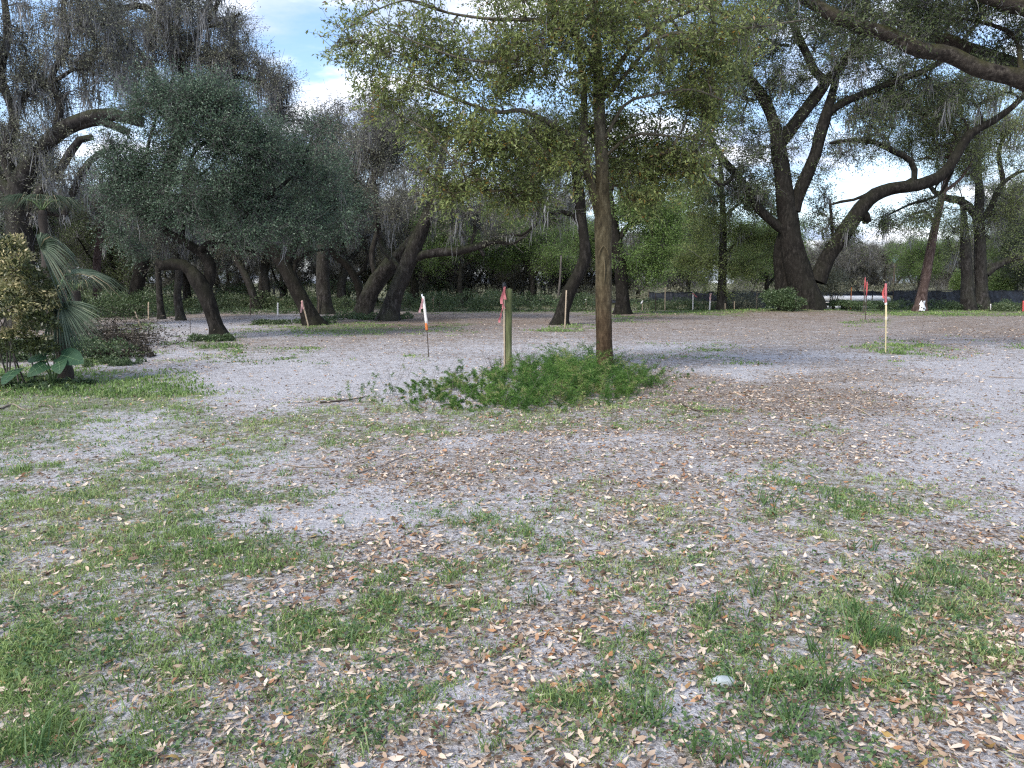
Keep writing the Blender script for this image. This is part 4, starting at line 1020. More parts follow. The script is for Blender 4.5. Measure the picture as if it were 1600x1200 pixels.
make_tree('twin_oak', 'grey oak with two fused stems and a low limb reaching to the right edge', 'tree', 43.0, [
    [(1534, 485, 14), (1533, 450, 9.5), (1532, 410, 9), (1531, 370, 8), (1529, 335, 7.5), (1530, 300, 6), (1528, 250, 4), (1530, 190, 3)],
    [(1513, 485, 12, -.3), (1512, 450, 9, -.3), (1511, 415, 8, -.3), (1509, 380, 7, -.2), (1505, 350, 5, 0), (1500, 310, 3.5, .4)],
    [(1540, 428, 6), (1552, 418, 6), (1570, 409, 5.5), (1585, 402, 5), (1602, 402, 4.5), (1640, 392, 4)],
    [(1529, 345, 6), (1515, 322, 6), (1500, 312, 6), (1478, 308, 5), (1462, 300, 3.5), (1450, 285, 2.5)],
    [(1532, 345, 5), (1545, 330, 4.5), (1556, 305, 4), (1568, 285, 3.5), (1562, 240, 3), (1575, 200, 2.5)],
    [(1568, 285, 3), (1590, 270, 2.5), (1620, 262, 2)]],
    [(1560, 350, 50, 24, 40), (1500, 370, 30, 30, 36), (1590, 300, 50, 50, 70), (1550, 230, 60, 50, 90), (1590, 190, 60, 60, 80), (1500, 250, 40, 40, 40), (1600, 400, 30, 20, 16)],
    dict(step=.4, leaves=13, twigs=4, twig_len=.6, twig_r=.010, leaf_len=.09, tip=.013, chain_step=.4, attach_z=3, seed=33, scatter=.12, moss=150, moss_len=1.1, moss_w=.045),
    'bark_grey', 'leaf_yellow')

# --- the great moss hung oaks at the upper left
make_tree('mossy_oak', 'large moss hung oak at the far left with arching limbs over the palms', 'tree', 26.0, [
    [(40, 512, 26), (42, 470, 20), (36, 420, 18), (30, 360, 17), (26, 310, 16), (40, 270, 14), (60, 245, 12)],
    [(28, 310, 11), (40, 268, 11), (62, 236, 10.5), (88, 205, 10), (112, 190, 10), (142, 180, 9.5), (172, 180, 9), (200, 187, 8.5), (221, 194, 8)],
    [(58, 248, 7), (84, 222, 7), (120, 196, 7), (160, 190, 6), (185, 200, 5.5), (202, 208, 5)],
    [(35, 350, 7), (60, 300, 6.5), (96, 262, 6), (112, 236, 6), (125, 218, 5.5), (145, 214, 4.5)],
    [(100, 335, 5), (122, 285, 5), (140, 255, 4.5), (165, 236, 4), (180, 230, 3)],
    [(20, 360, 7, 1), (50, 330, 6, 1), (100, 335, 5.5, .5)],
    [(28, 300, 9), (10, 240, 8), (20, 180, 7), (0, 110, 6), (10, 40, 5), (-10, -60, 4)],
    [(88, 205, 6), (95, 160, 5.5), (80, 120, 5), (105, 70, 4), (100, 10, 3.4), (120, -50, 3)],
    [(26, 310, 9), (-30, 250, 8), (-90, 200, 7), (-160, 120, 5)],
    [(20, 180, 5), (50, 140, 4), (85, 125, 3.4), (110, 112, 2.4)]],
    [(60, 60, 130, 70, 105), (10, 160, 90, 50, 60), (120, 120, 80, 50, 55), (50, 220, 80, 40, 36), (150, 60, 80, 60, 55), (-60, 60, 100, 100, 60), (100, -40, 160, 50, 50), (90, 290, 70, 30, 20), (20, 310, 60, 40, 26)],
    dict(step=.3, leaves=13, twigs=4, twig_len=.5, twig_r=.008, leaf_len=.07, tip=.012, pipe=.46, chain_step=.3, lump=.2, attach_z=3.4, seed=37, moss=620, moss_len=1.0, moss_w=.032, strands=9, scatter=.08, kink=.06),
    'bark_grey', 'leaf_grey')
make_tree('mossy_oak', 'tall moss draped oak rising behind the dark green crown on the left, edging the sky', 'tree', 36.0, [
    [(208, 492, 15), (212, 460, 11), (222, 410, 10), (238, 350, 10), (262, 270, 10), (292, 180, 9.5), (298, 130, 9), (280, 100, 8.5), (268, 60, 8), (252, 20, 7), (240, -40, 6), (236, -110, 4)],
    [(280, 100, 5), (300, 70, 4.5), (312, 45, 4), (335, 15, 3.5), (350, -30, 2.5)],
    [(268, 60, 5), (240, 20, 5), (215, 8, 4.5), (190, 12, 4), (160, 0, 3)],
    [(296, 150, 5), (330, 130, 4.5), (365, 120, 4), (400, 128, 3.2), (425, 135, 2.4), (445, 150, 1.6)],
    [(292, 180, 4), (250, 130, 4), (225, 90, 3.5), (205, 60, 3)],
    [(312, 45, 3), (350, 35, 2.6), (375, 20, 2)],
    [(330, 130, 3), (350, 90, 2.6), (372, 70, 2)]],
    [(300, 30, 75, 60, 85), (370, 70, 60, 45, 60), (240, 60, 70, 50, 60), (350, 115, 70, 36, 55), (415, 140, 40, 26, 40), (200, 120, 60, 50, 36), (280, -50, 100, 50, 60), (180, 20, 60, 40, 36), (270, 150, 60, 30, 26), (430, 175, 30, 16, 16)],
    dict(step=.35, leaves=9, twigs=5, twig_len=.65, twig_r=.010, leaf_len=.085, tip=.014, pipe=.46, chain_step=.4, lump=.2, attach_z=6, seed=41, moss=640, moss_len=1.3, moss_w=.042, strands=9, scatter=.1, kink=.06),
    'bark_dark', 'leaf_grey')

# --- thinner trunks at the left edge of the wood
SMALL = [(283, 501, 6, (277, 460), (280, 420), (268, 370), 'thin bending trunk by the path, just left of the broken limb oak', 31),
         (252, 499, 5, (250, 470), (248, 440), (244, 380), 'slim dark trunk beside the thin bending one, left of the path', 43),
         (150, 490, 6, (152, 450), (152, 400), (162, 330), 'pale brown slim trunk rising behind the brush pile', 45),
         (402, 484, 6, (392, 450), (378, 420), (362, 390), 'thin trunk leaning left in the wood between the two dark green oaks', 47),
         (415, 483, 6, (416, 450), (412, 420), (405, 380), 'short upright trunk next to the thin left leaning one in the wood', 49)]
for (bx, by, r, p1, p2, p3, lab, sd_) in SMALL:
    make_tree('slim_tree', lab, 'tree', dist_at(by), [[(bx, by, r * 1.2), (p1[0], p1[1], r), (p2[0], p2[1], r * .9), (p3[0], p3[1], r * .7), (p3[0] - 6, p3[1] - 60, r * .4)]],
              [(p3[0], p3[1] - 40, 50, 40, 50), (p3[0] + 10, p3[1], 40, 24, 26)],
              dict(step=.35, leaves=10, twigs=4, twig_len=.55, twig_r=.009, leaf_len=.085, tip=.012, chain_step=.4, attach_z=2.4, seed=sd_, moss=60, moss_len=.8, moss_w=.04, scatter=.1), 'bark_grey' if sd_ != 45 else 'bark_red', 'leaf_grey')

# ------------------------------------------------------------------ background trees: four kinds, then labelled copies
def proto(name, height, rad_t, limbsw, blobw, opt, bark, leafm):
    root = empty(name, (0, 0, 0))
    pts = np.concatenate([ell(c, r, n) for c, r, n in blobw])
    pts = pts[pts[:, 2] > 0.4]
    w, c, ms = tree_parts(limbsw, pts, opt)
    w.build('trunk', M[bark], root, smooth=True); c.build('crown', M[leafm], root)
    if ms.n: ms.build('spanish_moss', M['moss'], root, kind='stuff')
    print('proto', name, w.n, c.n // 4, ms.n // 8)
    return root
A = np.array
oakP = proto('moss_oak', 12, .3, [
    (A([(0, 0, -.1), (.1, 0, 1.5), (-.2, .1, 3), (.2, 0, 5), (.1, .2, 8)]), A([.38, .28, .24, .2, .1]), 1),
    (A([(-.1, 0, 2.6), (-1.2, .3, 4), (-2.6, .2, 5.2), (-4, -.2, 6.2)]), A([.17, .15, .12, .06]), 0),
    (A([(0, 0, 3), (1.2, -.6, 4.2), (2.4, -.8, 6), (4.1, -.4, 7)]), A([.17, .15, .11, .05]), 0),
    (A([(0, 0, 4), (.4, 1.4, 5.4), (.2, 2.8, 7)]), A([.15, .12, .05]), 0)],
    [((0, 0, 7.4), (4.8, 4.2, 3.0), 330), ((-3.2, 0, 5.4), (2.4, 2.4, 1.5), 80), ((3.2, 0, 5.6), (2.4, 2.4, 1.6), 80), ((0, -1, 4), (3.5, 2.5, 1.0), 50)],
    dict(step=.4, leaves=11, twigs=4, twig_len=.6, twig_r=.010, leaf_len=.09, tip=.014, chain_step=.4, attach_z=2.4, seed=51, scatter=.12, moss=420, moss_len=1.1, moss_w=.045, moss_zmin=2.6, bare=.2), 'bark_grey', 'leaf_grey')
bushP = proto('dark_tree', 9, .2, [
    (A([(0, 0, -.1), (.2, 0, 1.5), (0, .1, 3.4), (.1, 0, 6)]), A([.22, .16, .13, .05]), 1),
    (A([(0, 0, 1.6), (-1.1, .3, 2.8), (-2, .2, 4)]), A([.1, .08, .04]), 0), (A([(0, 0, 2), (1.3, -.3, 3.1), (2.1, -.2, 4.6)]), A([.1, .08, .04]), 0)],
    [((0, 0, 4.4), (3.0, 2.8, 3.2), 420), ((0, 0, 2.2), (2.6, 2.4, 1.4), 120)],
    dict(step=.4, leaves=15, twigs=4, twig_len=.5, twig_r=.008, leaf_len=.09, tip=.012, chain_step=.4, attach_z=1.0, seed=53, scatter=.12, moss=60, moss_len=.8, moss_w=.04, bare=.1), 'bark_dark', 'leaf_oak')
freshP = proto('green_tree', 9, .2, [
    (A([(0, 0, -.1), (-.1, 0, 1.5), (.1, .1, 3.4), (0, 0, 6.4)]), A([.22, .16, .13, .05]), 1),
    (A([(0, 0, 2), (-1.4, .3, 3.2), (-2.4, .2, 4)]), A([.1, .08, .04]), 0), (A([(0, 0, 2.6), (1.3, -.3, 3.6), (2.4, -.2, 4.2)]), A([.1, .08, .04]), 0)],
    [((0, 0, 5.6), (3.0, 2.8, 2.4), 230), ((-2, 0, 3.4), (1.6, 1.6, 1.0), 60), ((2, .2, 3.8), (1.6, 1.6, 1.1), 60)],
    dict(step=.4, leaves=16, twigs=4, twig_len=.55, twig_r=.008, leaf_len=.10, leaf_w=.5, tip=.012, chain_step=.4, attach_z=1.8, seed=55, scatter=.14, moss=50, moss_len=.8, moss_w=.04, bare=.2), 'bark_grey', 'leaf_fresh')
twigP = proto('bare_tree', 8, .2, [
    (A([(0, 0, -.1), (-.1, 0, 1.2), (.3, .1, 2.4), (0, 0, 4.4)]), A([.2, .15, .12, .05]), 1),
    (A([(0, 0, .8), (-.9, .3, 1.8), (-1.8, .2, 3), (-3, 0, 3.6)]), A([.12, .1, .07, .03]), 0), (A([(0, 0, 1.2), (1.3, -.3, 2.4), (2.6, -.2, 3.2)]), A([.12, .08, .04]), 0)],
    [((0, 0, 3.6), (3.6, 3.0, 2.2), 300), ((0, 0, 1.8), (3.2, 2.6, 1.0), 90)],
    dict(step=.4, leaves=6, twigs=6, twig_len=.6, twig_r=.010, leaf_len=.08, tip=.014, chain_step=.4, attach_z=.6, seed=57, scatter=.1, moss=260, moss_len=.8, moss_w=.045, moss_zmin=1.2, kink=.08, bare=.1), 'bark_grey', 'leaf_grey')
used = {}
def put(P, px, D, s, rz, label, group, cat='tree', zs=1.0):
    o = P if id(P) not in used else copy_tree(P)
    used[id(P)] = 1
    x_ = (px - 800) / F * D / math.cos(PITCH) * 1.0
    o.location = (x_, D, Hs(x_, D) if D < 60 else 0)
    o.rotation_euler = (0, 0, rz); o.scale = (s, s, s * zs)
    tag(o, label, cat, group)
    return o
GM, GD, GF, GB = 'moss hung oaks deep in the wood', 'dark leafy trees in the wood', 'fresh green trees behind the clearing', 'low twiggy grey trees beyond the fence'
put(oakP, 110, 46, 0.85, 0.3, 'moss hung oak deep in the wood above the palms at the left edge', GM)
put(oakP, 300, 50, 0.85, 1.9, 'moss hung oak deep in the wood behind the small broken limb oak', GM)
put(oakP, 420, 50, 1.0, 3.1, 'moss hung oak deep in the wood behind the second dark green oak', GM)
put(oakP, 540, 46, 0.92, 4.0, 'grey moss hung oak closing the wood right below the gap of sky', GM)
put(oakP, 650, 52, 0.92, 5.1, 'moss hung oak in the wood behind the stout leaning oak', GM)
put(oakP, 830, 58, 1.1, 0.9, 'pale grey oak far behind the wooden post', GM)
put(oakP, 1610, 56, 1.1, 4.6, 'mossy oak far back at the right edge of the photo', GM)
put(bushP, -20, 34, 1.2, 0.2, 'dark leafy tree behind the yellow tipped shrub at the left edge', GD)
put(bushP, 190, 44, 1.0, 1.2, 'dark leafy tree behind the brush pile', GD)
put(bushP, 590, 60, 1.05, 4.1, 'dark leafy tree far back between the leaning oaks', GD)
put(bushP, 1590, 50, 0.9, 5.0, 'dark leafy tree behind the fence at the right edge', GD)
put(freshP, 722, 48, 0.95, 0.5, 'fresh green tree behind the pink flagged stake and the post', GF)
put(freshP, 830, 50, 0.9, 2.5, 'fresh green tree between the wooden post and the curved oak', GF)
put(freshP, 1070, 54, 1.0, 1.5, 'fresh green tree far back, right of the young oak', GF)
put(freshP, 1190, 52, 0.95, 3.9, 'fresh green tree behind the left side of the huge live oak', GF)
put(freshP, 1425, 56, 0.72, 4.4, 'fresh green tree behind the fence, left of the tilted reddish trunk', GF)
put(freshP, 900, 56, 0.9, 5.5, 'fresh green tree between the curved oak and the young oak', GF)
put(freshP, 1575, 54, 0.7, 1.1, 'small fresh green tree behind the right end of the fence', GF)
put(twigP, 690, 56, 1.0, 1.0, 'low twiggy grey tree behind the dark hedge in the centre', GB)
put(twigP, 790, 60, 1.0, 2.7, 'low twiggy grey tree behind the wooden post', GB)
put(twigP, 900, 58, 1.0, 3.7, 'low twiggy grey tree between curved oak and young oak', GB)
put(twigP, 1060, 66, 1.1, 4.9, 'low twiggy grey tree beyond the fence, left of the yellow green tree', GB)
put(twigP, 1180, 68, 1.1, 0.4, 'low twiggy grey tree beyond the fence, right of the yellow green tree', GB)
put(twigP, 1300, 64, 0.9, 1.7, 'low twiggy grey tree beyond the white car', GB)
put(twigP, 1375, 66, 0.85, 2.9, 'low twiggy grey tree left of the lamp post', GB)
put(twigP, 1520, 60, 0.9, 5.6, 'low twiggy grey tree behind the twin stemmed oak', GB)
put(twigP, 1480, 70, 0.9, 4.2, 'low twiggy grey tree farthest back by the tilted reddish trunk', GB)

# the far wood that reads as one mass
wood = empty('woodland', (0, 70, 0), 'distant dense wood closing the view behind all trees', 'woodland', None, 'stuff')
def mass(P, x_, y_, s, rz):
    for ch in P.children:
        c = ch.copy(); col.objects.link(c); c.parent = wood; c.name = 'tree_mass'
        c.location = (x_, y_ - 70, 0); c.rotation_euler = (0, 0, rz); c.scale = (s, s, s)
for i in range(20):
    x_ = -66 + i * 3.7 + rnd.uniform(-1, 1)
    mass(oakP if i % 4 else freshP, x_, 64 + rnd.uniform(-3, 12), rnd.uniform(0.95, 1.15) if x_ < -10 else 0.85, rnd.uniform(0, 6))
for i in range(11):
    mass(twigP, 6 + i * 6.4 + rnd.uniform(-1, 1), 80 + rnd.uniform(-4, 8), rnd.uniform(0.8, 1.05), rnd.uniform(0, 6))
for i in range(15):
    mass(twigP, -52 + i * 4.4, 58 + rnd.uniform(-3, 3), rnd.uniform(0.7, 0.95), rnd.uniform(0, 6))
for i in range(18):
    mass(twigP if i % 3 else freshP, -60 + i * 7.4, 98 + rnd.uniform(-3, 3), rnd.uniform(0.7, 0.9), rnd.uniform(0, 6))

# ------------------------------------------------------------------ bushes and undergrowth
def bush_mesh(m, blobw, nleaf, ll, lw=0.5, shell=0.75, tintf=None):
    """leaves spread over lumpy shells"""
    tot = sum(b[1][0] * b[1][2] for b in blobw)
    for c, r in blobw:
        n = int(nleaf * r[0] * r[2] / tot)
        d = rdir(n); d[:, 2] = np.abs(d[:, 2]) * 1.0 - 0.15
        rad = (shell + (1 - shell) * rng.random(n))[:, None] * (0.8 + 0.35 * vnoise(d[:, 0] * 3 + c[0], d[:, 2] * 3 + c[1], 5))[:, None]
        P = np.asarray(c) + d * rad * np.asarray(r)
        P[:, 2] = np.maximum(P[:, 2], 0.01)
        D = d * 0.6 + rng.normal(size=(n, 3)) * 0.6
        L = ll * (0.6 + 0.7 * rng.random(n))
        tn = np.clip(0.1 + 0.8 * rng.random(n), 0, 1)
        if tintf is not None: tn = tintf(P, tn, rad[:, 0])
        leaves(m, P, D, L, L * lw, tn)
def band(name, label, cat, px0, px1, D, h, depth, n, ll, mat, kind='stuff', hvar=0.35):
    x0, x1 = (px0 - 800) / F * D, (px1 - 800) / F * D
    B = []
    k = max(3, int((x1 - x0) / (h * 0.8)))
    for i in range(k):
        for j in range(2):
            xx = x0 + (i + rnd.random()) / k * (x1 - x0); yy = D + rnd.uniform(-.5, .5) * depth
            hh_ = h * rnd.uniform(1 - hvar, 1 + hvar * 0.4)
            B.append(((xx, yy, min(0.0, Hs(xx, yy))), (hh_ * rnd.uniform(.7, 1.1), hh_ * .8, hh_)))
    m = Mesh(); bush_mesh(m, B, n, ll)
    return tag(m.build(name, M[mat], kind=kind), label, cat)
band('vine_thicket', 'pale green vines smothering the edge of the wood on the left', 'undergrowth', 130, 560, 43, 1.25, 3, 24000, .10, 'leaf_vine')
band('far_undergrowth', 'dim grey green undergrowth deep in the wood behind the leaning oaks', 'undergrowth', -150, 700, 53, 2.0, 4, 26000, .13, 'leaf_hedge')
band('far_undergrowth', 'grey twiggy undergrowth far behind the post and the young oak', 'undergrowth', 640, 1130, 55, 1.7, 4, 18000, .12, 'leaf_grey')
band('far_undergrowth', 'grey twiggy undergrowth beyond the black fence on the right', 'undergrowth', 1120, 1750, 60, 2.2, 4, 22000, .13, 'leaf_grey')
band('low_groundcover', 'low green plants along the path edge at the left', 'groundcover', 100, 560, 38.5, .35, 3, 6000, .09, 'leaf_hedge')
band('hedge', 'dark green hedge behind the wooden post and stakes', 'hedge', 625, 925, 42, 1.25, 2.5, 22000, .09, 'leaf_hedge')
band('hedge', 'low dark hedge below the left end of the black fence', 'hedge', 985, 1140, 43, .75, 1.5, 9000, .08, 'leaf_hedge')
band('low_groundcover', 'low green growth in front of the black fence at the right', 'groundcover', 1370, 1640, 43.5, .62, 2, 12000, .09, 'leaf_hedge')
band('vine_thicket', 'brown green tangle climbing the fence left of the yellow green tree', 'undergrowth', 1143, 1180, 44.5, 1.3, 1, 4000, .08, 'leaf_grey')
band('vine_thicket', 'brown green tangle at the foot of the yellow green tree', 'undergrowth', 1135, 1185, 43.0, .8, 1, 3000, .08, 'leaf_grey')
band('groundcover', 'green plants round the feet of the leaning oaks', 'groundcover', 500, 640, 32.5, .28, 2.5, 5000, .08, 'leaf_hedge')
band('groundcover', 'low leafy plants at the foot of the dark leaning oak', 'groundcover', 400, 520, 29, .2, 1.5, 3000, .07, 'leaf_hedge')
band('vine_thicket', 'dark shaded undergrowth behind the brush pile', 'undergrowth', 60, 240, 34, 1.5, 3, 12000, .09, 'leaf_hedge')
band('groundcover', 'pale weeds at the right edge near the fence', 'groundcover', 1545, 1600, 41.5, .5, 1, 2500, .09, 'leaf_vine')
def shrub(name, label, cx, cy0, cy1, rx, D, n, ll, mat, lw=.5, tintf=None, stems=True):
    """cx pixel column, from ground row cy1 up to row cy0"""
    s_ = D / F
    h_ = (cy1 - cy0) * s_; x_ = (cx - 800) * s_
    root = empty(name, (x_, D, Hs(x_, D)), label, 'shrub')
    B = []
    for i in range(9):
        a = rnd.uniform(0, 2 * PI); q_ = rnd.random() ** .6
        rr = rx * s_
        B.append(((x_ + math.cos(a) * rr * .5 * q_, D + math.sin(a) * rr * .5 * q_, h_ * rnd.uniform(.25, .62)), (rr * rnd.uniform(.4, .6), rr * rnd.uniform(.4, .6), h_ * rnd.uniform(.3, .42))))
    m = Mesh(); bush_mesh(m, B, n, ll, lw, .55, tintf)
    m.build('crown', M[mat], root)
    m = Mesh()
    for i in range(9):
        a = rnd.uniform(0, 2 * PI); rr = rx * s_ * .55 * rnd.random()
        P = [(x_, D, 0), (x_ + math.cos(a) * rr * .4, D + math.sin(a) * rr * .4, h_ * .35), (x_ + math.cos(a) * rr, D + math.sin(a) * rr, h_ * .8)]
        S, R_ = spline(P, [.02, .014, .006], .15); tube(m, S, R_, 5)
    m.build('stem', M['twig'], root, smooth=True)
    return root
shrub('shrub', 'leafy shrub against the left foot of the huge live oak', 1215, 445, 495, 34, 37.0, 6500, .085, 'leaf_hedge')
shrub('shrub', 'small shrub growing right at the foot of the huge live oak', 1240, 462, 495, 20, 36.2, 2500, .08, 'leaf_hedge')
shrub('shrub', 'grey green twiggy shrub right of the huge live oak, below its long limb', 1300, 400, 492, 44, 39.5, 9000, .07, 'leaf_grey')
shrub('shrub', 'low green shrub between the huge live oak and the flagged poles', 1325, 468, 492, 40, 38.8, 4500, .08, 'leaf_hedge')
shrub('shrub', 'low grey green shrub left of the tilted reddish trunk, before the fence', 1375, 472, 490, 26, 41, 2200, .08, 'leaf_hedge')
shrub('shrub', 'lime green shrub behind the fence, left of the twin stemmed oak', 1497, 405, 472, 20, 50, 3600, .12, 'leaf_lime')
shrub('shrub', 'lime green shrub behind the fence, right of the twin stemmed oak', 1553, 412, 472, 26, 50, 4200, .12, 'leaf_lime')
# the tan tipped shrub at the left edge
DS = dist_at(592)
def tan_tips(P, tn, rad):
    up = np.clip(rad - 0.60, 0, 0.3) / 0.3
    patch = vnoise(P[:, 0] * 3.2, P[:, 2] * 3.2, 13)
    return np.clip(0.08 + 0.3 * rng.random(len(tn)) + 0.8 * up * (patch > 0.36) * (0.4 + 0.6 * rng.random(len(tn))) * (P[:, 2] > 0.75), 0, 1)
s_ = DS / F
root = empty('shrub', ((30 - 800) * s_, DS - .7, 0), 'dense shrub with tan yellow leaf tips at the left edge, among the palm fans', 'shrub')
B = []
for (cx, cy, rx, ry) in ((15, 400, 32, 40), (48, 455, 40, 44), (10, 490, 44, 60), (58, 510, 30, 34), (26, 545, 40, 40), (-40, 440, 50, 80), (66, 545, 22, 24), (-50, 550, 50, 50), (28, 425, 26, 30), (60, 480, 36, 30)):
    c = W(cx, cy, DS - .75 + rnd.uniform(-.25, .25)); B.append((tuple(c), (rx * s_, rx * s_ * .9, ry * s_)))
m = Mesh(); bush_mesh(m, B, 17000, .062, .42, .6, tan_tips); m.build('crown', M['leaf_shrub'], root)
m = Mesh()
for i in range(16):
    bx_ = (rnd.uniform(-30, 80) - 800) * s_; 
    P = [(bx_, DS - .7 + rnd.uniform(-.2, .2), 0), (bx_ + rnd.uniform(-.1, .1), DS - .7 + rnd.uniform(-.2, .2), .6), (bx_ + rnd.uniform(-.2, .2), DS - .7, 1.2)]
    S, R_ = spline(P, [.014, .011, .006], .15); tube(m, S, R_, 5)
m.build('stem', M['twig'], root, smooth=True)

# ------------------------------------------------------------------ palms with fan fronds
def fan(m, hub, axis, nrm, L, spread, n, droop, seed):
    r = random.Random(seed)
    axis = unit(np.array(axis)[None])[0]; nrm = np.array(nrm, float); nrm = nrm - axis * np.dot(nrm, axis); nrm /= np.linalg.norm(nrm)
    side = np.cross(nrm, axis)
    for i in range(n):
        a = (i / (n - 1) - .5) * 2 * spread
        d = axis * math.cos(a) + side * math.sin(a)
        ll = L * (0.75 + 0.25 * math.cos(a * .9)) * r.uniform(.88, 1.05)
        w = 0.022; sd = unit(np.cross(d, nrm)[None])[0]
        pts = []
        for k in range(5):
            t_ = k / 4
            p = np.array(hub) + d * ll * t_ + nrm * (0.10 * L * math.sin(t_ * PI * .8) + 0.012 * (i % 2)) + np.array([0, 0, -1]) * droop * ll * t_ ** 2.2
            pts.append(p)
        prof = [0.35, 1.0, .95, .55, .05]
        vs = []
        for k in range(5):
            vs += [pts[k] - sd * w * .5 * prof[k] + nrm * .006, pts[k] - nrm * .008, pts[k] + sd * w * .5 * prof[k] + nrm * .006]
        q_ = []
        for k in range(4):
            for j in range(2):
                a0 = k * 3 + j; q_.append((a0, a0 + 1, a0 + 4, a0 + 3))
        m.add(vs, q_, None, min(1, max(0, r.gauss(.5, .3))))
def palm(name, label, base, top, r, fans, trunk=True):
    root = empty(name, base, label, 'palm')
    if trunk:
        m = Mesh()
        P = [(base[0], base[1], -.05), ((base[0] + top[0]) / 2, (base[1] + top[1]) / 2, top[2] * .5), tuple(top)]
        S, R_ = spline(P, [r * 1.15, r, r * .9], .08); tube(m, S, R_, 12, .5, .35)
        m.build('trunk', M['palm_dead'], root, smooth=True)
    for i, (hub, axis, nrm, L, spread, n, droop) in enumerate(fans):
        m = Mesh(); fan(m, hub, axis, nrm, L, spread, n, droop, i * 7 + 1)
        f_ = m.build('frond', M['palm'], root)
        mid = (np.array(top) + np.array(hub)) / 2 + np.array([0, 0, .12])
        m = Mesh(); S, R_ = spline([top, mid, hub], [.018, .013, .010], .1); tube(m, S, R_, 5)
        st = m.build('frond_stalk', M['stem'], root, smooth=True)
DP = DS - .3
top1 = W(92, 455, DP + .3)
palm('sabal_palm', 'fan palm beside the tan tipped shrub, two big drooping fans to the right', (top1[0], top1[1], 0), top1, .11, [
    (W(64, 388, DP), (.62, -.1, .35), (-.1, -1, .35), .80, 1.2, 44, .85), (W(96, 474, DP - .15), (.62, -.15, -.55), (.1, -1, .25), .78, .9, 44, .35),
    (W(110, 430, DP + .9), (.5, .8, .2), (0, -.3, 1), .9, 1.2, 30, .5), (W(84, 478, DP + .2), (.1, .2, -1), (0, -1, 0), .8, .5, 20, .1)])
top2 = W(-60, 420, DP)
palm('sabal_palm', 'fan palm at the left edge of the photo, its fans reaching in above and below', (top2[0], top2[1], 0), top2, .12, [
    (W(-40, 345, DP + .5), (.8, -.1, .35), (0, -1, .4), .85, 1.2, 34, .35), (W(-72, 440, DP - .2), (.75, -.2, -.35), (0, -1, .5), .95, .9, 36, .5), (W(-60, 350, DP), (-.2, .1, 1), (0, -1, 0), .9, 1.3, 30, .4), (W(-110, 420, DP), (-1, 0, .2), (0, -.4, 1), .9, 1.2, 30, .5)])
for (px_, py_, D_, s, lab) in ((66, 330, 24, 1.0, 'dark shaded palm behind and above the first fan palm'), (118, 455, 24, .8, 'shaded palmetto low behind the fan palm, near the brush pile')):
    tp = W(px_, py_, D_)
    fs = []
    for i in range(9):
        a = i / 9 * 2 * PI + .3
        hub = tp + np.array([math.cos(a) * .5 * s, math.sin(a) * .5 * s, .35 * s])
        fs.append((hub, (math.cos(a), math.sin(a), .35), (-.3 * math.cos(a), -.3 * math.sin(a), 1), .8 * s, 1.3, 22, .7))
    palm('sabal_palm', lab, (tp[0], tp[1], 0), tp, .14, fs)

# ------------------------------------------------------------------ elephant ear
def heart(m, c, ang, tilt, L, Wd, roll=0.0):
    n = 9; vs = []; q_ = []
    ca, sa = math.cos(ang), math.sin(ang)
    for i in range(n + 1):
        t_ = i / n
        w = Wd * .5 * (math.sin(PI * min(1, t_ * .86 + .14)) ** .75) * (1.08 if t_ < .3 else 1)
        for j in (-1, -.5, 0, .5, 1):
            lx = (t_ - .18 * (abs(j) ** 2) * (1 - t_)) * L - .2 * L
            ly = j * w
            lz = -.22 * L * t_ ** 2 * tilt + .05 * L * abs(j) * math.sin(PI * t_) - 0.12 * L * tilt * t_ + .008 * L * math.sin(9 * t_ + 5 * j) + roll * ly
            vs.append((c[0] + lx * ca - ly * sa, c[1] + lx * sa + ly * ca, c[2] + lz))
    for i in range(n):
        for j in range(4):
            a0 = i * 5 + j; q_.append((a0, a0 + 1, a0 + 6, a0 + 5))
    m.add(vs, q_)
    V_ = np.array(vs).reshape(n + 1, 5, 3) + (0, 0, .004)
    rib = Mesh()
    tube(rib, V_[:, 2], np.linspace(.006, .0015, n + 1), 5)
    for i in range(1, n - 1, 2):
        for e in (0, 4):
            k2_ = min(n, i + 1)
            tube(rib, [V_[i, 2], (V_[i, 2] + V_[k2_, e]) / 2 + (0, 0, .003), V_[k2_, e]], [.003, .0022, .001], 4)
    return rib
DE = dist_at(602)
b0 = W(82, 602, DE)
root = empty('elephant_ear', (b0[0], DE, 0), 'big leaved elephant ear plant at the foot of the palm', 'plant')
for (px_, py_, dd, ang, tilt, L, Wd, rl) in ((68, 552, 0, 2.9, .8, .38, .30, -.8), (102, 556, -.1, -.2, .8, .40, .28, .8), (66, 570, -.2, -2.2, 1.8, .28, .24, -.5), (92, 566, -.25, -1.0, 1.8, .26, .21, .5), (84, 545, .3, 1.9, .3, .34, .3, -.6)):
    c = W(px_, py_, DE + dd)
    m = Mesh(); rb_ = heart(m, c, ang, tilt, L, Wd, rl); m.build('leaf', M['ear'], root, smooth=True); rb_.build('leaf_vein', M['vein'], root)
    m = Mesh(); S, R_ = spline([(b0[0], DE, 0), ((b0[0] + c[0]) / 2 + .02, (DE + c[1]) / 2, c[2] * .6), tuple(c)], [.016, .012, .007], .08); tube(m, S, R_, 6); m.build('stem', M['stem'], root, smooth=True)
b1 = W(24, 600, DE - .1)
root = empty('elephant_ear', (b1[0], DE - .1, 0), 'smaller elephant ear leaf low at the left edge', 'plant')
c = W(22, 577, DE - .2); m = Mesh(); rb_ = heart(m, c, -1.7, 2.2, .3, .3, .2); m.build('leaf', M['ear'], root, smooth=True); rb_.build('leaf_vein', M['vein'], root)
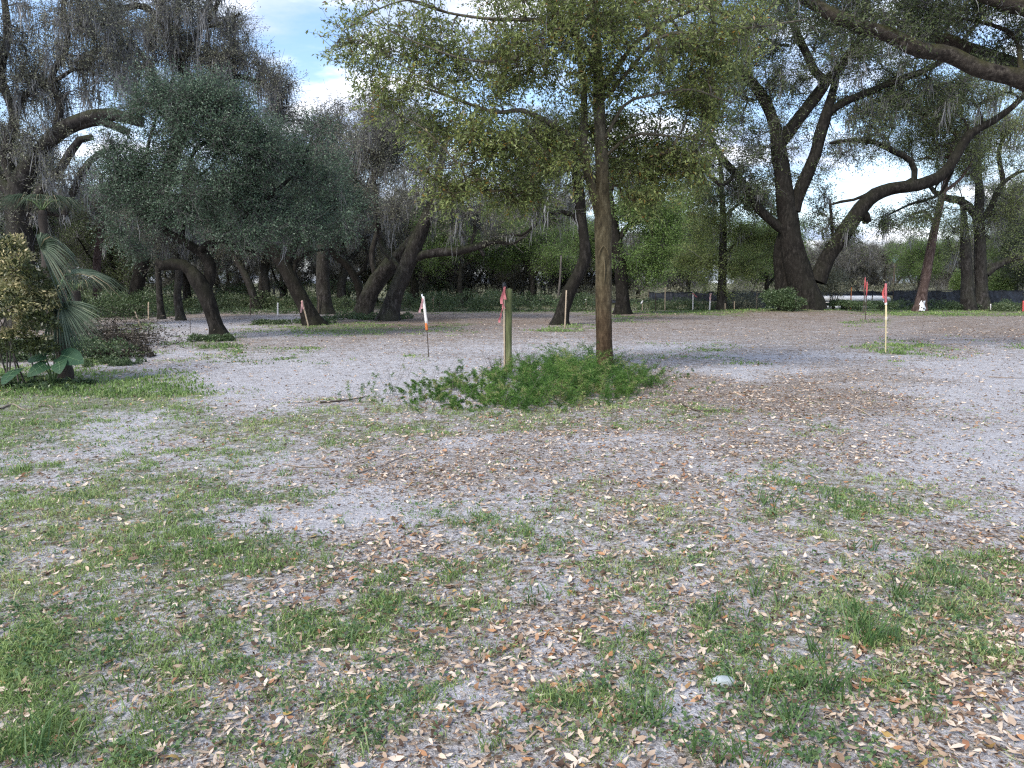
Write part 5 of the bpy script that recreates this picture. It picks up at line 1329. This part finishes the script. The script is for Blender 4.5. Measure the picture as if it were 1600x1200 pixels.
m = Mesh(); S, R_ = spline([(b1[0], DE - .1, 0), tuple(c)], [.01, .006], .08); tube(m, S, R_, 6); m.build('stem', M['stem'], root, smooth=True)
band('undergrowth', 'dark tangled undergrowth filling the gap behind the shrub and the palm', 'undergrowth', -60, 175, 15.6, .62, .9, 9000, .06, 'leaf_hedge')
band('undergrowth', 'brown dead weeds at the near side of the brush pile', 'undergrowth', 110, 215, 16.2, .32, .9, 3500, .05, 'dead')
band('groundcover', 'low green seedlings under the elephant ears', 'groundcover', 0, 130, DE - .1, .09, .8, 2600, .05, 'leaf_hedge')
band('groundcover', 'low bright green weeds between the elephant ears and the path', 'groundcover', 140, 215, 14.8, .12, 1.2, 2600, .045, 'leaf_hedge')
band('groundcover', 'green tuft of plants hugging the foot of the broken limb oak', 'groundcover', 300, 352, 20.2, .26, .6, 2600, .06, 'leaf_hedge')

# brush pile
def sticks(m, n, c, r, L, rad, up=.35):
    P = np.asarray(c) + rng.normal(size=(n, 3)) * np.asarray(r) * .5; P[:, 2] = np.abs(P[:, 2] - c[2]) + .02
    D = unit(rdir(n) * np.array([1, 1, up])); L_ = L * (.4 + rng.random(n))[:, None]
    A_ = P - D * L_ * .5; B_ = P + D * L_ * .5; A_[:, 2] = np.maximum(A_[:, 2], .01); B_[:, 2] = np.maximum(B_[:, 2], .01)
    twig_cones(m, A_, B_, rad, rad * .5, rng.random(n * 6))
bp = W(185, 530, 18.5)
m = Mesh(); sticks(m, 420, (bp[0] - .5, 18.8, 0), (1.1, 1.2, .6), .55, .006); sticks(m, 60, (bp[0] - .3, 18.4, 0), (1.2, .9, .35), .8, .012, .25)
n = 3500; P = np.array([bp[0] - .3, 18.6, 0]) + rng.normal(size=(n, 3)) * np.array([.75, .7, .35]); P[:, 2] = np.abs(P[:, 2])
leaves(m, P, rdir(n), .05 + .04 * rng.random(n), .02 + .015 * rng.random(n), rng.random(n))
tag(m.build('brush_pile', M['dead'], kind='stuff'), 'tangled pile of brown dead branches and leaves beside the path', 'brush pile')
bp = W(20, 612, 11.3)
m = Mesh(); sticks(m, 40, (bp[0] - .3, 11.6, 0), (.5, .5, .1), .35, .006, .1)
tag(m.build('dead_twigs', M['dead'], kind='stuff'), 'scatter of dead twigs at the left edge below the elephant ears', 'twigs')

# ------------------------------------------------------------------ fern patch round the young oak
m = Mesh()
def plume(m, x, y, h, n=80):
    a = rnd.uniform(0, 2 * PI); lean = rnd.uniform(.3, 1.3)
    z0 = Hs(x, y)
    t_ = np.linspace(0, 1, 7)
    S = np.stack([x + math.cos(a) * lean * h * t_ ** 1.6, y + math.sin(a) * lean * h * t_ ** 1.6, z0 + h * (t_ - .25 * lean * t_ ** 2.5)], 1)
    tube(m, S, .0035 * (1 - .7 * t_), 3, .2, cap=False)
    tt = .12 + .88 * rng.random(n)
    P = np.stack([np.interp(tt, t_, S[:, i]) for i in range(3)], 1)
    D = rdir(n) * np.array([1, 1, .7]) + np.array([0, 0, .35])
    L = h * .24 * (1.15 - tt) + .02
    tn = rnd.choice((.1, .3, .4, .5, .6, .75, .95))
    tint = np.clip(tn + rng.normal(size=n) * .12, 0, 1)
    leaves(m, P, D, L * 1.25, .0055 + .003 * rng.random(n), tint, .1, .15)
    P2 = P + unit(D) * L[:, None] * .5
    leaves(m, P2, rdir(n), L * .6, .005, tint, .1, .1)
def fern_h(px, py):
    return 1
cnt_ = 0
while cnt_ < 640:
    px_, py_ = rnd.uniform(600, 1035), rnd.uniform(582, 645)
    # outline of the patch in the photograph
    top_ = 600 if px_ < 700 else 580
    bot_ = 644 - 10 * abs((px_ - 800) / 230) ** 2
    ee_ = ((px_ - 830) / 210) ** 2 + ((py_ - (612 - .04 * (px_ - 830))) / 32) ** 2
    if ee_ > rnd.uniform(.55, 1.15): continue

    gx_, gy_ = G(px_, py_)
    hc = 0.26 * math.exp(-((px_ - 895) / 120) ** 2) + 0.115
    if py_ > 620: hc *= .75
    plume(m, gx_, gy_, hc * rnd.choice((.5, .8, 1, 1.1, 1.6)) * rnd.uniform(.8, 1.1), 70); cnt_ += 1
for i in range(90):
    a_ = rnd.uniform(0, 2 * PI); rr_ = rnd.uniform(.9, 1.15) + .25 * rnd.random() ** 2
    gx_, gy_ = G(815 + 225 * rr_ * math.cos(a_), 612 + 34 * rr_ * math.sin(a_) - (10 if math.cos(a_) > .3 else 0))
    plume(m, gx_, gy_, rnd.uniform(.05, .15), 26)
fern = m.build('fern_patch', M['fern'], kind='stuff')
tag(fern, 'bright feathery fern patch around the young oak and the wooden post', 'ferns')
print('fern', m.n)
# thin dry stems standing round the ferns
m = Mesh()
for i in range(170):
    px_, py_ = rnd.choice([(rnd.uniform(960, 1060), rnd.uniform(575, 625)), (rnd.uniform(600, 900), rnd.uniform(600, 650)), (rnd.uniform(760, 830), rnd.uniform(570, 600))])
    gx_, gy_ = G(px_, py_); a = rnd.uniform(0, 6.28); h_ = rnd.uniform(.15, .5)
    twig_cones(m, A([[gx_, gy_, Hs(gx_, gy_)]]), A([[gx_ + math.cos(a) * h_ * .5, gy_ + math.sin(a) * h_ * .5, h_]]), .003, .0015, .8)
tag(m.build('dry_stems', M['dead'], kind='stuff'), 'thin dry stalks standing among the ferns', 'dry stems')
# healed scar on the young oak trunk is modelled by a raised lip
yo = [o for o in bpy.data.objects if o.name == 'young_oak'][0]
c0 = W(943, 400, D0)
m = Mesh()
for sgn in (-1, 1):
    P = [W(943, 384, D0 - .15), W(943 + sgn * 5, 390, D0 - .152), W(943 + sgn * 8.5, 401, D0 - .14)]
    S, R_ = spline(P, [.007, .009, .004], .03); tube(m, S, R_, 6, .5, .2)
P = [W(944, 404, D0 - .15), W(945, 420, D0 - .15), W(944, 441, D0 - .15)]
S, R_ = spline(P, [.008, .014, .004], .03); tube(m, S, R_, 6, .5, .3)
m.build('bark_scar', M['scar'], yo, smooth=True)

# ------------------------------------------------------------------ stakes, posts and ribbons
def ribbon(m, top, L, w, sway, seed=0, y=-.012):
    """a crumpled strip of flagging tape hanging from a knot"""
    r = random.Random(seed); n = 7; vs = []; w = w * .72
    for i in range(n + 1):
        t_ = i / n; z = top[2] - L * t_
        x = top[0] + sway * t_ + .012 * math.sin(5 * t_ + seed); yy = top[1] + y + .012 * math.cos(7 * t_ + seed)
        tw = .7 * math.sin(3 * t_ + seed)
        ww = w * (0.55 + .45 * min(1, t_ * 2.5))
        vs += [(x - ww / 2 * math.cos(tw), yy - ww / 2 * math.sin(tw), z), (x + ww / 2 * math.cos(tw), yy + ww / 2 * math.sin(tw), z)]
    q_ = [(2 * i, 2 * i + 1, 2 * i + 3, 2 * i + 2) for i in range(n)]
    m.add(vs, q_)
def lath(m, A_, B_, w, th):
    """flat wooden lath with slightly uneven edges between two points"""
    A_, B_ = np.array(A_, float), np.array(B_, float); n = 6
    vs = []
    for i in range(n + 1):
        t_ = i / n; c = A_ * (1 - t_) + B_ * t_; ww = w * (1 + .08 * math.sin(i * 2.3)) * (1 if i < n else .85)
        vs += [c + (-ww / 2, -th / 2, 0), c + (ww / 2, -th / 2, 0), c + (ww / 2, th / 2, 0), c + (-ww / 2, th / 2, 0)]
    q_ = []
    for i in range(n):
        for j in range(4):
            q_.append((4 * i + j, 4 * i + (j + 1) % 4, 4 * i + 4 + (j + 1) % 4, 4 * i + 4 + j))
    q_ += [(0, 3, 2, 1), (4 * n, 4 * n + 1, 4 * n + 2, 4 * n + 3)]
    m.add(vs, q_)
SG = 'survey stakes set out over the clearing'
def stake(bpx, bpy, tpx, tpy, wpx, label, mat='stake', rib=None, D=None, ribmat='ribbon', round_=False, name='survey_stake'):
    D = D or dist_at(bpy)
    Bp = W(bpx, bpy, D); Tp = W(tpx, tpy, D); gz = Hs(Bp[0], D); Bp[2] = gz - .04
    root = empty(name, (Bp[0], D, gz), label, 'stake', SG)
    w = max(wpx * 0.72 * D / F, .010)
    m = Mesh()
    if round_:
        S, R_ = spline([Bp, (Bp + Tp) / 2, Tp], [w / 2] * 3, .2); tube(m, S, R_, 8)
    else:
        lath(m, Bp, Tp, w, w * .45)
    m.build('shaft', M[mat], root, smooth=round_)
    if rib:
        for k, (Lp, sway, ww) in enumerate(rib):
            m = Mesh(); t0_ = Tp + np.array([0, -w * .4, -.03 - .02 * k]); ribbon(m, t0_, Lp * D / F, ww * D / F, sway * D / F, k * 3 + int(bpx))
            m.build('ribbon', M[ribmat], root)
        m = Mesh(); tube(m, [Tp + (0, 0, -.07), Tp + (0, 0, -.05), Tp + (0, 0, -.03)], [w * .8, w * .9, w * .7], 8); m.build('knot', M[ribmat], root)
    return root
stake(483, 513, 472, 469, 3, 'bare lath leaning left with a faded pink ribbon, before the dark leaning oak', 'stake', [(18, -2, 4), (12, 2, 3)], ribmat='ribbon_pale')
# two-part stake: white lath above a dark stick, orange band between
st = stake(670, 559, 666.5, 505, 2.2, 'thin dark stick carrying a white lath with a pink ribbon, left of the wooden post', 'stake_dark', round_=True)
Dk = dist_at(559)
m = Mesh(); lath(m, W(666.6, 507, Dk - .02), W(661, 463, Dk - .02), 4.2 * Dk / F, .012); m.build('white_lath', M['stake_white'], st)
m = Mesh(); lath(m, W(667.0, 516, Dk - .02), W(665.7, 505, Dk - .02), 4.0 * Dk / F, .014); m.build('orange_band', M['orange'], st)
for k, (sx, L_) in enumerate(((-4, 22), (-1, 16))):
    m = Mesh(); ribbon(m, W(660, 466, Dk - .03), L_ * Dk / F, 4.5 * Dk / F, sx * Dk / F, k); m.build('ribbon', M['ribbon_pale'], st)
m = Mesh(); tube(m, [W(659.5, 463, Dk), W(659.5, 461, Dk), W(659.5, 459.5, Dk)], [.014, .016, .008], 8); m.build('cap', M['white_plastic'], st)
stake(434, 494, 434, 473, 3, 'small white painted stake at the edge of the vines, right of the broken limb oak', 'stake_white')
stake(391, 492, 391, 466, 2, 'thin dark stake before the pale vines', 'stake_dark')
stake(498, 491, 498, 463, 2, 'thin dark stake against the straight grey trunk', 'stake_dark', D=37)
stake(222, 516, 211, 487, 2.6, 'pale lath leaning left, painted white near the ground, by the brush pile', 'stake')
stake(232, 500, 232, 472, 2.6, 'brownish bare stake by the thick trunk behind the brush pile', 'stake')
stake(297, 520, 297, 498, 1.4, 'very thin dark twig stake in the middle of the path', 'stake_dark')
stake(677, 486, 677, 461, 2.2, 'small far stake with a pale ribbon, before the dark hedge', 'stake', [(9, -2, 3)], ribmat='ribbon_pale')
stake(687, 486, 687, 464, 1.8, 'bare thin stake next to the small pale ribboned one', 'stake_dark')
stake(882.5, 514, 885, 453.5, 3.0, 'tall pale bare lath standing before the curved dark oak', 'stake')
stake(916, 485, 916, 465, 2.2, 'small far stake with a white ribbon, just left of the young oak', 'stake', [(9, -4, 4)], ribmat='white_plastic')
stake(972, 489, 970.5, 453, 2.6, 'pale lath in front of the dark oak behind the young oak', 'stake')
stake(1003.5, 487, 1004, 469, 2.0, 'short stake with a white ribbon left of the low hedge', 'stake', [(5, -3, 3)], ribmat='white_plastic')
stake(1024, 487, 1024.5, 458, 1.6, 'thin grey stake at the left end of the black fence', 'stake_dark', D=41)
stake(1039, 484, 1039.5, 449, 2.2, 'slender bare stake rising above the black fence top', 'stake', D=42)
stake(1082.5, 484, 1083, 457.5, 2.4, 'stake with a pink ribbon blown right, at the end of the low hedge', 'stake_white', [(6, 6, 3)], D=42)
stake(1108.5, 486, 1110.5, 458, 3.0, 'white stake with a pale pink ribbon left of the yellow green tree', 'stake_white', [(10, -1, 3)], D=41.5, ribmat='ribbon_pale')
stake(1133, 485, 1133, 474, 1.8, 'very short stake at the foot of the yellow green tree', 'stake', D=41)
stake(1147.5, 485, 1147.5, 471, 2, 'short pale stake right of the yellow green tree', 'stake', D=41.5)
stake(1329.5, 476, 1330.5, 449, 1.8, 'thin orange brown stake by the white car', 'orange', D=43)
stake(1182, 480, 1183, 456, 1.8, 'leaning grey stake by the fence, behind the live oak shrub', 'stake', D=43)
stake(1548, 484, 1548, 475, 2.2, 'tiny white stake in the green right of the twin stemmed oak', 'stake_white', D=42)
stake(1599, 485, 1599.5, 470, 4, 'short stake painted red and white at the right edge', 'red', D=41)
# red flagged pair
for (bx_, by_, tx_, ty_, ry0, ry1, lab) in ((1349, 492, 1352, 432, 433, 450, 'left one of the two red topped poles, slightly taller, right of the huge live oak'), (1352, 500, 1355, 439, 440, 462, 'right one of the two red topped poles, on a dark stick')):
    D_ = dist_at(by_) - .3
    r_ = stake(bx_, by_, tx_, ty_, 2.0, lab, 'stake_dark', round_=True, D=D_, name='flagged_pole')
    f0 = (ry0 - ty_) / (by_ - ty_); f1_ = (ry1 - ty_) / (by_ - ty_)
    Pa = W(tx_ + (bx_ - tx_) * f1_, ry1, D_ - .02); Pb = W(tx_ + (bx_ - tx_) * f0, ry0, D_ - .02)
    m = Mesh(); tube(m, [Pb, (Pa + Pb) / 2, Pa], [.024, .030, .026], 8, .5, .3); m.build('red_wrap', M['ribbon'], r_)
    m = Mesh(); tube(m, [Pb + (0, 0, .0), Pb + (0, 0, .04), Pb + (0, 0, .07)], [.03, .04, .02], 8); m.build('cap', M['ribbon_black'], r_)
    m = Mesh(); ribbon(m, Pb + (0, -.05, -.1), .6, .06, -.06, 5); m.build('ribbon', M['red'], r_)
D_ = dist_at(550)
r_ = stake(1384, 551, 1384.5, 492, 2.6, 'tall yellow pole with a red pink sleeve standing alone at the right', 'pole_fibre', round_=True, name='flagged_pole')
m = Mesh(); tube(m, [W(1384.6, 497, D_), W(1384.5, 470, D_)], [.021, .020], 8); m.build('upper_shaft', M['pole_fibre'], r_)
m = Mesh(); tube(m, [W(1384.6, 499.5, D_), W(1384.6, 498, D_), W(1384.6, 496, D_), W(1384.6, 495, D_)], [.026, .028, .028, .024], 8); m.build('joint', M['stake_white'], r_)
m = Mesh(); tube(m, [W(1384.2, 476, D_), W(1384.2, 472, D_)], [.028, .026], 8); m.build('white_band', M['stake_white'], r_)
m = Mesh(); tube(m, [W(1384, 473, D_), W(1384, 460, D_), W(1384, 443, D_)], [.026, .028, .025], 10, .5, .2); m.build('red_sleeve', M['ribbon'], r_)
m = Mesh(); tube(m, [W(1384, 443, D_), W(1384, 440, D_), W(1384, 438.5, D_)], [.022, .024, .01], 8); m.build('cap', M['ribbon_black'], r_)
m = Mesh(); ribbon(m, W(1382, 444, D_ - .02), .32, .05, -.02, 2); m.build('ribbon', M['red'], r_)
# wooden post with pink tapes and the lath beside it
DPp = dist_at(586)
bp = W(794, 588, DPp); gz = Hs(bp[0], DPp)
root = empty('wooden_post', (bp[0], DPp, gz), 'round green weathered wooden post at the left of the fern patch', 'post')
m = Mesh()
S, R_ = spline([(bp[0], DPp, gz - .1), (bp[0] + .004, DPp, .7), tuple(W(795.5, 452, DPp))], [.064, .06, .057], .06)
tube(m, S, R_, 20, .5, .05)
m.build('shaft', M['post'], root, smooth=True)
r_ = empty('survey_stake', tuple(W(787.5, 588, DPp - .03) * A([1, 1, 0]) + A([0, 0, gz])), 'pale lath against the wooden post, with black top and long pink ribbons', 'stake', SG)
m = Mesh(); lath(m, W(788.5, 590, DPp - .05), W(787.5, 446, DPp - .05), 2.6 * DPp / F, .012); m.build('shaft', M['stake'], r_)
m = Mesh(); tube(m, [W(788, 449, DPp - .05), W(788, 446, DPp - .05), W(788, 442, DPp - .05)], [.034, .036, .030], 10, .5, .2); m.build('cap', M['ribbon_black'], r_)
for k, (x0_, y0_, x1_, y1_, w_) in enumerate(((787, 448, 784, 475, 6), (789, 448, 788, 468, 6), (786, 474, 782, 492, 2), (782, 489, 781, 504, 5), (787, 474, 788, 482, 2.5))):
    T0 = W(x0_, y0_, DPp - .08); T1 = W(x1_, y1_, DPp - .08)
    m = Mesh(); ribbon(m, T0, T0[2] - T1[2], w_ * DPp / F, T1[0] - T0[0], k * 2 + 1); m.build('ribbon', M['ribbon'], r_)

# ------------------------------------------------------------------ black silt fence
def fence(px0, px1, D, label, ztop, zbot, n, seed):
    r = random.Random(seed)
    x0, x1 = (px0 - 800) / F * D, (px1 - 800) / F * D
    root = empty('silt_fence', (x0, D, Hs(x0, D)), label, 'fence')
    xs = [x0 + (x1 - x0) * i / n for i in range(n + 1)]
    for xx in xs:
        m = Mesh(); lath(m, (xx, D + .04, -.1), (xx + r.uniform(-.03, .03), D + .04, ztop + r.uniform(.05, .12)), .045, .04); m.build('fence_post', M['stake_dark'], root)
    for i in range(n):
        m = Mesh(); nu, nv = 16, 6; vs = []
        sag = r.uniform(.02, .10); ph = r.uniform(0, 6)
        for a in range(nu + 1):
            for b in range(nv + 1):
                s = a / nu; t_ = b / nv
                zt = ztop - sag * 4 * s * (1 - s) + .015 * math.sin(9 * s + ph)
                vs.append((xs[i] + (xs[i + 1] - xs[i]) * s, D - .0 + .05 * math.sin(5 * s + ph + 3 * t_) * (1 - abs(2 * s - 1)) + .03 * math.sin(14 * s * (1 + t_) + ph), zbot + (zt - zbot) * t_))
        q_ = [(a * (nv + 1) + b, (a + 1) * (nv + 1) + b, (a + 1) * (nv + 1) + b + 1, a * (nv + 1) + b + 1) for a in range(nu) for b in range(nv)]
        m.add(vs, q_)
        m.build('fabric_panel', M['fabric'], root, smooth=True)
    m = Mesh(); S = [(x, D - .03, ztop - .02) for x in np.linspace(x0, x1, n * 3 + 1)]
    tube(m, S, [.016] * len(S), 5); m.build('top_rope', M['ribbon_black'], root, smooth=True)
    return root
fence(925, 1012, 45, 'low dark end of the fence behind the young oak', .55, .35, 3, 1)
fence(1012, 1143, 46, 'black silt fence stretch left of the yellow green tree', 1.0, 0.42, 4, 2)
fence(1143, 1262, 46.5, 'black silt fence stretch behind the yellow green tree up to the live oak', 1.02, .0, 4, 3)
fence(1262, 1392, 47, 'rolled up narrow stretch of black fence above the white car', 1.02, .74, 4, 4)
fence(1392, 1660, 46, 'long sagging black silt fence stretch at the right', 1.08, .0, 8, 5)

# ------------------------------------------------------------------ white car seen under the rolled-up fence
DC = 51.0
cx = (1318 - 800) / F * DC
ZC = -0.98
root = empty('parked_van', (cx, DC, ZC), 'long white van parked on lower ground beyond the fence, right of the huge live oak', 'van')
def extrude(m, prof, y0, y1, taper=0.0):
    n = len(prof)
    vs = [(cx + p[0], y0 + taper * max(0, p[1] - 1.0), ZC + p[1]) for p in prof] + [(cx + p[0], y1 - taper * max(0, p[1] - 1.0), ZC + p[1]) for p in prof]
    q_ = [(i, (i + 1) % n, n + (i + 1) % n, n + i) for i in range(n)]
    m.add(vs, q_, [(0, i + 1, i) for i in range(1, n - 1)] + [(n, n + i, n + i + 1) for i in range(1, n - 1)])
m = Mesh(); extrude(m, [(-3.2, .30), (-3.28, .6), (-3.25, 1.0), (3.1, 1.0), (3.5, .85), (3.62, .6), (3.6, .36), (3.4, .28)], DC - .95, DC + .95); m.build('body', M['white_paint'], root)
m = Mesh(); extrude(m, [(-3.2, 1.003), (-3.18, 1.32), (2.55, 1.32), (3.0, 1.003)], DC - .92, DC + .92); m.build('window', M['glass'], root)
m = Mesh(); extrude(m, [(-3.2, 1.323), (-3.22, 1.52), (-3.05, 1.62), (2.2, 1.64), (2.5, 1.55), (2.62, 1.40), (2.55, 1.323)], DC - .93, DC + .93); m.build('roof', M['white_paint'], root)
for px_ in (-1.9, -.5, .9, 2.1):
    m = Mesh(); extrude(m, [(px_ - .05, 1.0), (px_ - .05, 1.33), (px_ + .05, 1.33), (px_ + .05, 1.0)], DC - .935, DC - .90); m.build('pillar', M['white_paint'], root)
for wx in (-2.1, 2.3):
    m = Mesh(); tube(m, [(cx + wx, DC - .97, ZC + .34), (cx + wx, DC - .7, ZC + .34)], [.34, .34], 20); m.build('wheel', M['tyre'], root)
    m = Mesh(); tube(m, [(cx + wx, DC - .7, ZC + .34), (cx + wx, DC - .975, ZC + .34)], [.20, .20], 14); m.build('hubcap', M['steel'], root)
m = Mesh(); extrude(m, [(3.5, .62), (3.5, .76), (3.64, .74), (3.66, .62)], DC - .92, DC - .6); m.build('lamp', M['lamp'], root)

# lamp post
DLp = 60.0
tp = W(1399, 402, DLp)
root = empty('lamp_post', (tp[0], DLp, 0), 'slim lamp post with a pale blue head rising beyond the fence', 'lamp post')
m = Mesh(); tube(m, [(tp[0], DLp, 0), (tp[0], DLp, 1.2), (tp[0], DLp, tp[2] - .3)], [.09, .07, .06], 10); m.build('pole', M['stake_dark'], root, smooth=True)
m = Mesh(); tube(m, [(tp[0], DLp, tp[2] - .42), (tp[0], DLp, tp[2] - .3), (tp[0], DLp, tp[2] - .1), (tp[0], DLp, tp[2] + .1)], [.10, .20, .26, .24], 12); m.build('lamp_head', M['lamp'], root, smooth=True)
m = Mesh(); tube(m, [(tp[0], DLp, tp[2] + .08), (tp[0], DLp, tp[2] + .16), (tp[0], DLp, tp[2] + .22)], [.30, .22, .05], 12); m.build('cap', M['steel'], root, smooth=True)
# pale pole in the centre distance
pb, pt_ = W(872, 468, 44), W(877, 400, 44)
root = empty('bare_pole', (pb[0], 44, 0), 'pale bare pole standing behind the curved dark oak', 'pole')
m = Mesh(); S, R_ = spline([(pb[0] - .05, 44, 0), pb, (pb + pt_) / 2 + (.03, 0, 0), pt_], [.075, .07, .065, .05], .3); tube(m, S, R_, 8, .5, .1); m.build('shaft', M['twig'], root, smooth=True)

# torn plastic at the foot of the tilted trunk
c = W(1441, 479, 40.5)
m = Mesh()
vs = []; q_ = []
nu = 7
for a in range(nu + 1):
    for b in range(nu + 1):
        s, t_ = a / nu - .5, b / nu
        vs.append((c[0] + s * .32 * (1.2 - t_ * .5) + .03 * math.sin(7 * t_ + a), 40.45 - .05 * math.cos(s * 5) + .02 * math.sin(b * 3 + a), max(.02, c[2] - .22 + t_ * .52 + .03 * math.sin(a * 2.1))))
for a in range(nu):
    for b in range(nu):
        if (a * 5 + b * 3) % 7 not in (2,): q_.append((a * (nu + 1) + b, (a + 1) * (nu + 1) + b, (a + 1) * (nu + 1) + b + 1, a * (nu + 1) + b + 1))
m.add(vs, q_)
tag(m.build('plastic_sheet', M['white_plastic'], smooth=True), 'torn white plastic lying against the tilted reddish trunk', 'plastic sheet')

# ------------------------------------------------------------------ loose sticks and a stone on the ground
def ground_stick(pts, r0, label, mat='stick'):
    P = [];
    for (px_, py_) in pts:
        gx_, gy_ = G(px_, py_); P.append((gx_, gy_, Hs(gx_, gy_) + r0 * .8 + .004))
    m = Mesh(); S, R_ = spline(P, np.linspace(r0, r0 * .4, len(P)), .05)
    tube(m, S, R_, 6, .5, .15)
    o = m.build('fallen_stick', M[mat], smooth=True); return tag(o, label, 'stick', 'fallen sticks on the sand')
ground_stick([(442, 727), (480, 732), (530, 729), (572, 722), (590, 712)], .006, 'long thin curved stick left of the centre, on bare sand')
ground_stick([(560, 740), (600, 728), (632, 714)], .009, 'pale crooked stick among the brown leaves, right of the thin curved one')
ground_stick([(0, 640), (20, 634), (38, 640), (60, 638)], .014, 'grey branch end lying at the left edge of the lawn')
ground_stick([(60, 636), (76, 634), (84, 640)], .012, 'short dark stick beside the grey branch end at the left')
ground_stick([(0, 618), (14, 612), (22, 606)], .014, 'pale bent stick at the left edge below the elephant ears', 'stake')
ground_stick([(1545, 590), (1575, 593), (1600, 591)], .010, 'thin stick on the pale sand at the right edge')
ground_stick([(810, 1180), (830, 1160), (850, 1140)], .005, 'thin pale stalk in the front, bottom centre', 'stake')
ground_stick([(1060, 632), (1090, 645), (1130, 644)], .012, 'dark stick in the leaf litter right of the ferns', 'stake_dark')
ground_stick([(500, 632), (540, 628), (570, 622)], .014, 'reddish brown stick in the strip of needles on the sand', 'stake_dark')
ground_stick([(1335, 640), (1350, 648), (1362, 655)], .010, 'short pale broken stick in the leaf litter at the right', 'stake')
gx_, gy_ = G(1130, 1068)
m = Mesh(); P = [(gx_ - .05, gy_, .01), (gx_ - .02, gy_, .012), (gx_ + .02, gy_, .012), (gx_ + .05, gy_, .01)]
S, R_ = spline([(a, b, c_ + Hs(gx_, gy_)) for a, b, c_ in P], [.012, .026, .024, .010], .01); tube(m, S, R_, 10, .5, .3)
tag(m.build('pale_stone', M['stone'], smooth=True), 'flat pale bluish stone lying on the sand, bottom right of centre', 'stone')
